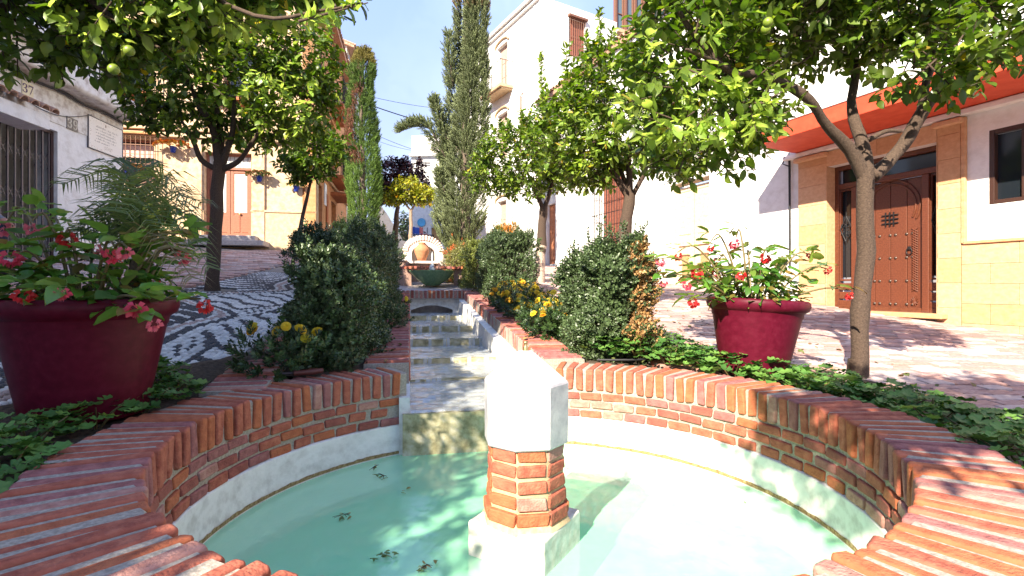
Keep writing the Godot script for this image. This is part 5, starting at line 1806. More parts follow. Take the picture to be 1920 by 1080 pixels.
func build_trees() -> void:
	leaf_setup()
	rng.seed = 101
	# right foreground tree
	var z := 3.41
	tree("orange_tree", "orange tree with a forked brown trunk in front of the carved door", [P(1606, 716, z), P(1610, 620, z), P(1621, 470, z), P(1620, 318, z)], 0.051, 0.047,
		[[[P(1620, 335, z), P(1592, 282, z - 0.02), P(1548, 235, z - 0.1), P(1515, 188, z - 0.2), P(1440, 142, z - 0.3), P(1368, 130, z - 0.4), P(1300, 60, z - 0.45), P(1270, 20, z - 0.5)], 0.042, 0.012],
		[[P(1368, 130, z - 0.4), P(1330, 110, z - 0.5), P(1285, 92, z - 0.6)], 0.018, 0.008],
		[[P(1440, 142, z - 0.3), P(1425, 180, z - 0.2), P(1405, 215, z - 0.1)], 0.014, 0.006],
		[[P(1622, 325, z), P(1612, 262, z + 0.05), P(1597, 205, z + 0.1), P(1600, 120, z + 0.2), P(1590, 20, z + 0.2)], 0.046, 0.018],
		[[P(1632, 330, z), P(1690, 275, z + 0.02), P(1735, 195, z - 0.05), P(1770, 150, z - 0.1), P(1812, 100, z - 0.2)], 0.050, 0.020],
		[[P(1725, 215, z - 0.03), P(1738, 150, z + 0.1), P(1750, 90, z + 0.2), P(1740, 0, z + 0.2)], 0.034, 0.014],
		[[P(1628, 262, z + 0.05), P(1660, 246, z + 0.1), P(1690, 246, z + 0.15)], 0.018, 0.012],
		[[P(1368, 130, z - 0.4), P(1365, 80, z - 0.3), P(1375, 20, z - 0.2)], 0.014, 0.008]],
		[[P(1325, 205, z - 0.25), 0.47, 0.85], [P(1300, 110, z - 0.3), 0.42, 0.9], [P(1480, 20, z + 0.1), 0.54, 0.8], [P(1640, -20, z), 0.62, 0.75], [P(1800, -70, z - 0.2), 0.68, 0.72], [P(1560, -190, z), 0.95, 0.8], [P(1890, -10, z - 0.5), 0.45, 0.8], [P(1390, -80, z), 0.7, 0.8], [P(1430, 235, z + 0.1), 0.15, 0.9], [P(1760, 120, z - 0.6), 0.28, 0.6]],
		1750, 9, 0.073, [], 300, {"fruit": [P(1436, 55, z - 0.6), P(1440, 42, z - 0.7), P(1375, 235, z - 0.5)], "young": 0.2})
	z = 6.5
	tree("orange_tree", "orange tree with upright bright shoots and lime-washed trunk behind the brown-patched hedge", [P(1150, 585, z), P(1166, 470, z), P(1178, 365, z)], 0.085, 0.075,
		[[[P(1178, 372, z), P(1150, 325, z), P(1128, 292, z), P(1105, 240, z)], 0.05, 0.02], [[P(1180, 368, z), P(1178, 310, z), P(1188, 250, z)], 0.05, 0.02],
		[[P(1186, 366, z), P(1208, 322, z - 0.1), P(1218, 285, z - 0.1), P(1240, 240, z)], 0.035, 0.014], [[P(1178, 366, z), P(1160, 310, z + 0.1), P(1150, 270, z + 0.2)], 0.035, 0.016]],
		[[P(1145, 230, z), 0.72, 0.9], [P(1080, 265, z), 0.55, 0.9], [P(1215, 230, z), 0.66, 0.9], [P(1145, 160, z), 0.55, 0.9], [P(1270, 260, z + 0.1), 0.55, 0.9], [P(1110, 330, z), 0.28, 0.7], [P(1300, 300, z), 0.3, 0.8]],
		950, 9, 0.077, [[P(1128, 150, z), P(1124, 18, z), 46], [P(1062, 190, z), P(1062, 82, z), 34], [P(1110, 170, z + 0.1), P(1098, 60, z), 34], [P(1142, 150, z), P(1148, 55, z), 30], [P(1180, 160, z), P(1176, 80, z), 28], [P(1080, 180, z), P(1075, 120, z), 24], [P(1210, 150, z), P(1216, 100, z), 20]], 200, {"wash": true, "young": 0.5})
	z = 10.0
	tree("orange_tree", "smaller orange tree farther up the street, its trunk before the orange door", [P(1010, 536, z), P(1014, 460, z), P(1018, 388, z)], 0.09, 0.075,
		[[[P(1018, 392, z), P(1000, 350, z), P(985, 310, z)], 0.05, 0.02], [[P(1020, 390, z), P(1035, 345, z), P(1050, 300, z)], 0.05, 0.02]],
		[[P(985, 300, z), 0.85, 0.85], [P(935, 325, z), 0.55, 0.85], [P(1035, 265, z), 0.75, 0.9], [P(1060, 340, z), 0.4, 0.6]],
		850, 9, 0.083, [[P(1018, 210, z), P(1014, 98, z), 50], [P(1022, 220, z), P(1024, 150, z), 30], [P(920, 280, z), P(912, 250, z), 14]], 0, {"wash": true, "young": 0.5})
	# left tree
	z = 5.68
	tree("orange_tree", "orange tree with a slim straight trunk rising from the pebble mosaic", [P(398, 545, z), P(403, 430, z), P(411, 305, z)], 0.066, 0.060,
		[[[P(408, 318, z), P(378, 300, z - 0.05), P(362, 262, z - 0.1), P(342, 228, z - 0.1)], 0.034, 0.014], [[P(410, 308, z), P(398, 240, z), P(372, 195, z), P(355, 150, z)], 0.046, 0.016],
		[[P(413, 308, z), P(412, 250, z + 0.1), P(404, 190, z + 0.2), P(410, 120, z + 0.2)], 0.042, 0.016], [[P(415, 310, z), P(436, 240, z), P(440, 180, z)], 0.04, 0.016], [[P(418, 318, z), P(446, 302, z - 0.05), P(470, 270, z - 0.1), P(500, 225, z - 0.1)], 0.036, 0.014]],
		[[P(400, 150, z), 0.78, 0.85], [P(500, 175, z), 0.66, 0.85], [P(560, 120, z), 0.45, 0.9], [P(450, 70, z), 0.72, 0.85], [P(310, 160, z), 0.5, 0.7], [P(555, 210, z), 0.42, 0.8], [P(350, 60, z), 0.6, 0.8], [P(290, 215, z), 0.25, 0.6]],
		1200, 9, 0.073, [[P(585, 120, z), P(622, 45, z), 26], [P(600, 170, z), P(648, 122, z), 26], [P(590, 200, z), P(640, 185, z), 22], [P(560, 90, z), P(590, 40, z), 22]], 200, {"fruit": [P(452, 80, z - 0.7), P(213, 130, z - 1.2), P(450, 210, z - 0.6), P(505, 75, z - 0.6)], "young": 0.35})
	z = 8.2
	tree("leaning_tree", "young tree with a thin leaning trunk between mosaic and cream house", [P(540, 517, z), P(562, 430, z), P(584, 330, z)], 0.032, 0.022, [[[P(584, 332, z), P(592, 290, z), P(600, 250, z)], 0.02, 0.008]],
		[[P(592, 290, z), 0.42, 0.9], [P(560, 315, z), 0.3, 0.7], [P(622, 280, z), 0.28, 1.0]], 260, 8, 0.085, [], 0, {"young": 0.04, "group": ""})
	# crown hanging in from the left, trunk just outside the picture
	z = 2.9
	tree("orange_tree", "nearest orange tree on the left, its dark crown hanging into the top corner", [Vector3(-3.35, G(-3.35, 2.75), -2.75), Vector3(-3.3, 1.4, -2.75), Vector3(-3.2, 2.0, -2.75)], 0.085, 0.07,
		[[[Vector3(-3.2, 1.95, -2.75), P(-60, 60, z), P(120, -40, z), P(300, -60, z)], 0.05, 0.012], [[P(300, -60, z), P(480, 30, z - 0.2), P(600, 20, z - 0.3), P(680, 5, z - 0.35)], 0.014, 0.004], [[Vector3(-3.2, 1.95, -2.75), Vector3(-3.1, 2.6, -2.6), Vector3(-2.8, 3.3, -2.6)], 0.05, 0.02], [[P(120, -40, z), P(220, 40, z), P(300, 90, z)], 0.02, 0.006]],
		[[P(60, -40, z), 0.42, 0.75], [P(220, 0, z), 0.42, 0.75], [P(385, -15, z), 0.38, 0.7], [P(520, -80, z), 0.42, 0.6], [P(200, -200, z + 0.1), 0.8, 0.8], [P(-100, -110, z), 0.8, 0.8], [P(125, 100, z + 0.1), 0.15, 0.9], [P(215, 90, z + 0.1), 0.18, 0.8], [P(330, 70, z + 0.2), 0.2, 0.8], [P(430, -170, z), 0.6, 0.8]],
		1250, 9, 0.073, [[P(560, 40, z - 0.3), P(690, 5, z - 0.35), 16]], 300, {"fruit": [P(213, 130, z - 0.4), P(242, 95, z - 0.3)], "young": 0.05})
	# trees of the same rows beside and behind the viewer, whose crowns throw the dapples
	tree("orange_tree", "orange tree behind the viewer on the left, shading the left pool rim", [Vector3(-2.75, G(-2.75, -0.5), 0.5), Vector3(-2.7, 1.0, 0.5), Vector3(-2.65, 1.7, 0.5)], 0.085, 0.07, [[[Vector3(-2.65, 1.65, 0.5), Vector3(-2.3, 2.2, 0.6), Vector3(-1.9, 2.7, 0.6)], 0.05, 0.015]],
		[[Vector3(-2.75, 2.7, 0.65), 0.72, 0.8], [Vector3(-2.5, 2.6, 1.35), 0.5, 0.8], [Vector3(-2.7, 2.7, -0.3), 0.7, 0.8]], 620, 9, 0.085, [], 0, {"young": 0.1})
	tree("orange_tree", "orange tree behind the viewer on the right, dappling the right pool rim", [Vector3(1.9, G(1.9, -0.6), 0.6), Vector3(1.85, 1.0, 0.6), Vector3(1.8, 1.6, 0.6)], 0.085, 0.07, [[[Vector3(1.8, 1.55, 0.6), Vector3(1.4, 2.1, 0.7), Vector3(1.0, 2.5, 0.8)], 0.05, 0.015]],
		[[Vector3(1.3, 2.8, 0.3), 0.6, 0.8], [Vector3(0.5, 2.85, 0.6), 0.6, 0.8], [Vector3(-0.2, 2.8, 0.95), 0.46, 0.7]], 520, 9, 0.085, [], 0, {"young": 0.1})
	# far trees
	z = 21.0
	tree("plum_tree", "dark purple-leaved plum tree at the far end of the street", [P(740, 455, z), P(742, 420, z), P(745, 388, z)], 0.12, 0.08, [[[P(745, 390, z), P(730, 365, z), P(720, 340, z)], 0.05, 0.02], [[P(745, 390, z), P(758, 360, z), P(765, 330, z)], 0.05, 0.02]],
		[[P(735, 330, z), 0.75, 0.9], [P(765, 325, z), 0.7, 0.9], [P(720, 365, z), 0.5, 0.7], [P(785, 345, z), 0.4, 0.9]], 520, 8, 0.13, [], 0, {"mat": leaf_mat("plum leaf", Color(0.045, 0.018, 0.035), Color(0.10, 0.03, 0.07)), "group": "", "young": 0.1})
	z = 18.5
	tree("yellow_tree", "small yellow-green tree behind the arched fountain niche", [P(768, 465, z), P(770, 430, z), P(770, 392, z)], 0.07, 0.05, [[[P(770, 395, z), P(755, 375, z), P(745, 360, z)], 0.04, 0.015], [[P(770, 395, z), P(785, 372, z), P(795, 355, z)], 0.04, 0.015]],
		[[P(765, 358, z), 0.55, 0.75], [P(740, 368, z), 0.4, 0.7], [P(795, 368, z), 0.45, 0.7]], 420, 8, 0.11, [], 0, {"mat": leaf_mat("yellow leaf", Color(0.36, 0.38, 0.05), Color(0.8, 0.85, 0.1)), "group": "", "young": 0.2, "bark": M("pale bark", Color(0.20, 0.14, 0.10), Color(0.34, 0.26, 0.20), 0.3, 0.9)})

func build_cypresses() -> void:
	var sp := [spray_mesh(14, 0.075, 0.022, 0.2, 3, 1.4), spray_mesh(12, 0.06, 0.02, 0.16, 4, 1.2)]
	var cm := leaf_mat("cypress spray", Color(1, 1, 1), Color(0.12, 0.16, 0.05), 0.8)
	cm.backlight = lin(0.2, 0.24, 0.1)
	rng.seed = 202
	# tall grey-green cypress on the right of the gap
	var z := 14.5
	var b := P(870, 470, z)
	var t := thing("cypress", "tall grey-green cypress with a bough sticking out to the left", "tree", b)
	var tm := MB.new()
	limb(tm, [Vector3.ZERO, Vector3(0.05, 4, 0), Vector3(0.1, 9, 0)], 0.16, 0.05, 10)
	part("trunk", tm, mats["far bark"], t)
	var xf := []
	var co := []
	var put := func(p: Vector3, out: Vector3, c: Color, s: float) -> void:
		xf.append(Transform3D(facing(out + Vector3(0, 1.5, 0) + any_dir() * 0.35, out).scaled(Vector3.ONE * s), p))
		co.append(c * rnd(0.65, 1.35))
	var g := Color(0.13, 0.155, 0.070)
	for i in 15000:
		var h := 9.2 * rng.randf()
		var a := rnd(0, TAU)
		var lob := 1.0 + 0.22 * noise.get_noise_3d(cos(a) * 4, h * 2.2, sin(a) * 4)
		var rad := (0.24 + 0.26 * smoothstep(6.5, 1.5, h)) * smoothstep(-0.4, 0.8, h) * lob
		var two := 0.17 * (1 if fposmod(a, TAU) < PI else -1)
		var rr := rad * (0.55 + 0.5 * sqrt(rng.randf()))
		var out := Vector3(cos(a), 0, sin(a))
		if noise.get_noise_3d(cos(a) * 9, h * 4.5, sin(a) * 9) < -0.2:
			continue
		put.call(Vector3(two * 0.9 - 0.18 * smoothstep(6.0, 0.5, h) + 0.03 * h, h, 0) + out * rr, out, g * (1.3 if rng.randf() < 0.25 else 1.0) if h < 6.5 or rng.randf() < 0.7 else Color(0.18, 0.12, 0.06), rnd(0.7, 1.2))
	for bough in [[P(850, 330, z), P(800, 235, z - 0.3), P(748, 247, z - 0.5), 700], [P(850, 290, z), P(825, 225, z - 0.2), P(815, 185, z - 0.3), 600], [P(848, 390, z), P(830, 350, z - 0.2), P(824, 320, z - 0.3), 350], [P(850, 160, z), P(843, 110, z - 0.2), P(842, 60, z - 0.2), 400]]:
		var q := smooth([bough[0] - b, bough[1] - b, bough[2] - b], 8)
		var lm := MB.new()
		var rs := []
		for i in q.size():
			rs.append(lerpf(0.04, 0.008, float(i) / q.size()))
		lm.tube(q, rs, 6)
		part("bough", lm, mats["far bark"], t)
		for i in int(bough[3]):
			var u := rng.randf()
			var p: Vector3 = q[int(u * (q.size() - 1))]
			var o := any_dir()
			var dir: Vector3 = (q[-1] - q[0]).normalized()
			xf.append(Transform3D(facing(dir + o * 0.8, Vector3.UP).scaled(Vector3.ONE * rnd(0.6, 1.0)), p + o * 0.17 * (1.15 - u) * rnd(0.5, 1.2)))
			co.append(g * rnd(0.8, 1.7))
	many("crown", sp[0], cm, xf, co, t)
	# short cypress with brown patches, on the left
	z = 17.5
	b = P(680, 430, z)
	t = thing("cypress", "shorter cypress with a brown dead streak, beside the orange house", "tree", b)
	tm = MB.new()
	limb(tm, [Vector3(0, -0.3, 0), Vector3(0, 3, 0), Vector3(0, 5.7, 0)], 0.14, 0.03, 9)
	part("trunk", tm, mats["far bark"], t)
	var xf2 := []
	var co2 := []
	for i in 11000:
		var h := 5.95 * rng.randf()
		var a := rnd(0, TAU)
		var f := h / 5.95
		var lob := 1.0 + 0.25 * noise.get_noise_3d(cos(a) * 3 + 7, h * 1.8, sin(a) * 3)
		var rad := (0.40 + 0.12 * sin(f * 4.5) if f < 0.85 else 0.40 * sqrt(maxf(1.0 - (f - 0.85) / 0.15, 0.0)) + 0.05) * lob
		var out := Vector3(cos(a), 0, sin(a))
		var c := Color(0.10, 0.17, 0.03) * (1.25 if f < 0.5 else 0.95)
		var streak := absf(out.x + 0.15 - 0.5 * sin(h * 1.5)) < 0.4 and f > 0.34 and f < 0.78 and out.z > -0.2
		if streak and rng.randf() < 0.85:
			c = Color(0.20, 0.085, 0.05)
		elif f > 0.9:
			c = Color(0.20, 0.17, 0.04)
		if noise.get_noise_3d(cos(a) * 8, h * 4, sin(a) * 8 + 5) < -0.2:
			continue
		xf2.append(Transform3D(facing(out + Vector3(0, 1.5, 0) + any_dir() * 0.35, out).scaled(Vector3.ONE * rnd(0.7, 1.15)), Vector3(0.06 * sin(h * 1.2), h, 0) + out * rad * (0.55 + 0.5 * sqrt(rng.randf()))))
		co2.append(c * rnd(0.65, 1.35))
	many("crown", sp[1], cm, xf2, co2, t)

# ---------------------------------------------------------------- hedges and flowers
func shrub(called: String, label: String, category: String, a0: float, a1: float, b0: float, b1: float, y0: float, y1: float, n: int, mesh: Mesh, mat: Material, col: Color, tint: Callable, group := "", round := 0.12) -> Node3D:
	var ca := (a0 + a1) / 2
	var cb := (b0 + b1) / 2
	var o := C(ca, cb, y0)
	var t := thing(called, label, category, o, Basis(Vector3.UP, TURN), group)
	var xf := []
	var co := []
	var h := Vector3((a1 - a0) / 2, (y1 - y0) / 2, (b1 - b0) / 2)
	for i in n:
		var p := Vector3(rnd(-1, 1), rnd(-1, 1), rnd(-1, 1))
		var w := [h.y * h.z, h.x * h.z * 1.2, h.x * h.y]
		var pick: float = rnd(0, w[0] + w[1] + w[2])
		var ax := 0 if pick < w[0] else (1 if pick < w[0] + w[1] else 2)
		if rng.randf() < 0.88:
			p[ax] = 1.0 if rng.randf() < 0.5 or ax == 1 else -1.0
		var q := p * h
		# rounded corners
		var inner := Vector3(clampf(q.x, -h.x + round, h.x - round), clampf(q.y, -h.y, h.y - round), clampf(q.z, -h.z + round, h.z - round))
		var d := q - inner
		if d.length() > round:
			q = inner + d.normalized() * round
		var nn := q - Vector3.ZERO
		var out := Vector3.ZERO
		out[ax] = signf(p[ax])
		out = (out + d.normalized() * 0.5).normalized()
		var wob := noise.get_noise_3dv((q + o) * 7.0)
		var deep := pow(rng.randf(), 2.0) * 0.09
		q += out * (wob * 0.22 - deep * 1.3)
		if ax == 1 and rng.randf() < 0.16 and noise.get_noise_3dv((q + o) * 17.0) > 0.08:
			q.y += rnd(0.02, 0.16)      # loose shoots on top
		xf.append(Transform3D(facing(out * 0.8 + Vector3(0, 0.55, 0) + any_dir() * 0.5, any_dir()).scaled(Vector3.ONE * rnd(0.75, 1.25)), q + Vector3(0, h.y, 0)))
		co.append(tint.call(q + Vector3(ca, y0 + h.y, -cb), col * rnd(0.6, 1.4)))
	many("foliage", mesh, mat, xf, co, t)
	var st := MB.new()
	for i in 10:
		var x := rnd(-h.x, h.x) * 0.6
		var z := rnd(-h.z, h.z) * 0.8
		st.tube([Vector3(x, -0.05, z), Vector3(x + rnd(-0.05, 0.05), h.y, z + rnd(-0.05, 0.05)), Vector3(x + rnd(-0.1, 0.1), h.y * 1.7, z)], [0.012, 0.008, 0.004], 5)
	part("stems", st, mats["citrus bark"], t)
	return t

func build_hedges() -> void:
	rng.seed = 303
	var bxs := spray_mesh(9, 0.026, 0.016, 0.06, 8, 0.6)
	var bm := leaf_mat("box leaf", Color(1, 1, 1), Color(0.16, 0.2, 0.08), 0.4)
	var same := func(_p: Vector3, c: Color) -> Color: return c
	var green := Color(0.070, 0.108, 0.042)
	shrub("box_hedge", "dark box hedge in shade left of the water channel", "hedge", -0.66, -0.30, 3.25, 4.8, 0.50, 1.13, 9000, bxs, bm, green, same)
	shrub("box_hedge", "taller far part of the shaded box hedge, left of the small fountain", "hedge", -0.62, -0.24, 5.3, 8.4, 0.70, 1.55, 9000, bxs, bm, green, func(p: Vector3, c: Color) -> Color: return Color(c.r * 3.5, c.g * 1.6, c.b) if noise.get_noise_3dv(p * 6.0) > 0.42 else c)
	var dead := func(p: Vector3, c: Color) -> Color:
		var dx := (p.x - 1.56) / 0.16
		var dy := (p.y - 0.92) / 0.34
		if dx * dx + dy * dy + 1.3 * noise.get_noise_3dv(p * 9.0) < 1.0 and rng.randf() < 0.7:
			return Color(0.36, 0.20, 0.08) * rnd(0.6, 1.3)
		return c
	shrub("box_hedge", "sunlit box hedge with a dead orange-brown patch, right of the channel", "hedge", 1.23, 1.62, 3.3, 4.12, 0.50, 1.22, 9000, bxs, bm, green, dead)
	for i in 7:      # loose shoots above that hedge
		pass
	shrub("box_hedge", "far green hedge right of the channel, behind the marigolds", "hedge", 1.15, 1.75, 7.2, 8.6, 0.82, 1.72, 7000, bxs, bm, green, same)
	shrub("yellow_shrub", "yellow-green shrub left of the far right hedge", "shrub", 0.98, 1.5, 8.9, 9.9, 0.98, 1.72, 4000, bxs, bm, Color(0.16, 0.19, 0.04), same, "", 0.2)
	shrub("flowering_shrub", "shrub with orange and yellow blooms above the far right hedge", "shrub", 1.5, 2.1, 9.2, 10.2, 1.1, 2.05, 3500, bxs, bm, Color(0.16, 0.17, 0.03), func(p: Vector3, c: Color) -> Color: return Color(0.6, 0.25, 0.04) * rnd(0.6, 1.3) if p.y > 1.65 and noise.get_noise_3dv(p * 8.0) > 0.0 else c, "", 0.2)
	shrub("lantana_shrub", "low orange-flowered shrub between yellow shrub and cypress", "shrub", 0.75, 1.2, 10.0, 11.0, 1.1, 1.8, 2500, bxs, bm, Color(0.18, 0.18, 0.05), func(p: Vector3, c: Color) -> Color: return Color(0.6, 0.16, 0.05) if noise.get_noise_3dv(p * 10.0) > 0.25 else c, "", 0.2)
	shrub("variegated_bush", "cream and green variegated bush at the foot of the short cypress", "shrub", -1.35, -0.65, 9.0, 9.8, 1.15, 2.05, 3500, bxs, bm, Color(0.20, 0.26, 0.08), func(_p: Vector3, c: Color) -> Color: return c * 2.2 if rng.randf() < 0.4 else c, "", 0.3)
	# clipped bonsai-like shrub in a brown trough
	var tb := thing("trough_planter", "brown square planter behind the left hedge", "planter", C(-1.05, 6.6, 0.82), Basis(Vector3.UP, TURN))
	bp("trough", tb, plain("brown planter", Color(0.06, 0.028, 0.02), 0.6), Vector3(0, 0.22, 0), Vector3(0.34, 0.42, 0.34), 0.015)
	bp("rim", tb, mats["brown planter"], Vector3(0, 0.45, 0), Vector3(0.38, 0.05, 0.38), 0.012)
	shrub("clipped_shrub", "dark cloud-clipped shrub growing in the brown square planter", "shrub", -1.35, -0.70, 6.3, 6.95, 1.33, 1.62, 2600, bxs, bm, Color(0.05, 0.085, 0.04), same, "", 0.13)
	# marigolds
	var pet := MB.new()
	for r in 4:
		var n: int = [12, 10, 8, 5][r]
		for i in n:
			var a := TAU * i / n + r * 0.4
			var u := Vector3(cos(a), 0, sin(a))
			var s := Vector3(-sin(a), 0, cos(a))
			var r0: float = [0.3, 0.2, 0.1, 0.0][r]
			var r1: float = [1.0, 0.85, 0.62, 0.36][r]
			var y0: float = [0.15, 0.3, 0.4, 0.45][r]
			var y1: float = [0.1, 0.38, 0.6, 0.75][r]
			var w: float = 0.3 - 0.04 * r
			pet.quad(u * r0 + s * w * 0.4 + Vector3(0, y0, 0), u * r0 - s * w * 0.4 + Vector3(0, y0, 0), u * r1 - s * w + Vector3(0, y1 + 0.06 * (i % 2), 0), u * r1 + s * w + Vector3(0, y1 - 0.06 * (i % 2), 0))
	var pm := pet.mesh()
	var ym := [leaf_mat("marigold yellow", Color(0.62, 0.42, 0.01), Color(0.5, 0.4, 0.05), 0.6, false), leaf_mat("marigold gold", Color(0.62, 0.32, 0.01), Color(0.5, 0.35, 0.05), 0.6, false), leaf_mat("marigold lemon", Color(0.66, 0.52, 0.03), Color(0.5, 0.45, 0.08), 0.6, false)]
	var ms := spray_mesh(12, 0.034, 0.014, 0.05, 17, 0.5)
	var spots := []
	var names := []
	for i in 15:
		spots.append([1.13 + 0.14 * (i % 3) + rnd(-0.03, 0.03), 4.18 + i * 0.19, 13 if i > 0 else 5])
		names.append("marigold plant number %d from the front in the bed right of the channel" % (i + 1))
	spots.append_array([[-0.72, 3.05, 5], [-0.62, 3.22, 3], [-0.20, 4.9, 1], [-0.22, 6.3, 2], [-0.24, 5.5, 1]])
	var where := ["with open yellow blooms at the dark hedge's near left corner", "tucked against the dark hedge's near end", "with a single bloom leaning over the left inner kerb", "small, at the far end of the left inner kerb", "small, between the two left hedge parts"]
	for k in spots.size():
		var s: Array = spots[k]
		var left: bool = k >= 15
		var lbl: String = "marigold plant " + where[k - 15] if left else ["nearest marigold, dark leaves and few blooms beside the brown-patched hedge", "second marigold from the brown-patched hedge, by the kerb", "third marigold from the brown-patched hedge"][k] if k < 3 else "%s yellow marigold plant from the brown-patched hedge, in the bed right of the channel" % ORDINAL[k]
		var o := C(s[0], s[1], curb_top(s[1]) - 0.03)
		var t := thing("marigold_plant", lbl, "marigold", o, Basis(Vector3.UP, rnd(0, 6)), "marigolds in the right bed" if not left else "marigolds by the left hedge")
		var xf := []
		var co := []
		var hgt: float = rnd(0.22, 0.31) if not left else [0.30, 0.26, 0.18, 0.18, 0.16][k - 15]
		var wid: float = 0.19 if not left or k > 16 else 0.2
		for i in 150:
			var u := any_dir()
			var p := Vector3(u.x * wid, hgt * 0.55 + u.y * hgt * 0.5, u.z * wid) * rnd(0.6, 1.05)
			xf.append(Transform3D(facing(u + Vector3(0, 0.6, 0), any_dir()).scaled(Vector3.ONE * rnd(0.8, 1.2)), p))
			co.append(Color(0.035, 0.07, 0.018) * rnd(0.6, 1.5))
		many("foliage", ms, bm, xf, co, t)
		for i in int(s[2]):
			var u := any_dir()
			u.y = absf(u.y) * 0.7 + 0.45
			u = u.normalized()
			part("flower", pm, ym[rng.randi() % 3], t, Vector3(u.x * wid * 1.05, hgt * 0.5 + u.y * hgt * 0.62, u.z * wid * 1.05), facing(any_dir() * 0.5 + Vector3(0.4, 0, 0), u).scaled(Vector3.ONE * rnd(0.026, 0.036)))

func pot_mesh() -> ArrayMesh:
	var m := MB.new()
	m.lathe([Vector2(0.0, 0.0), Vector2(0.20, 0.0), Vector2(0.212, 0.015), Vector2(0.283, 0.355), Vector2(0.290, 0.362), Vector2(0.292, 0.385), Vector2(0.300, 0.392), Vector2(0.322, 0.405), Vector2(0.332, 0.43), Vector2(0.328, 0.455), Vector2(0.312, 0.464), Vector2(0.294, 0.455), Vector2(0.282, 0.42), Vector2(0.27, 0.40), Vector2(0.0, 0.405)], 64)
	return m.mesh()

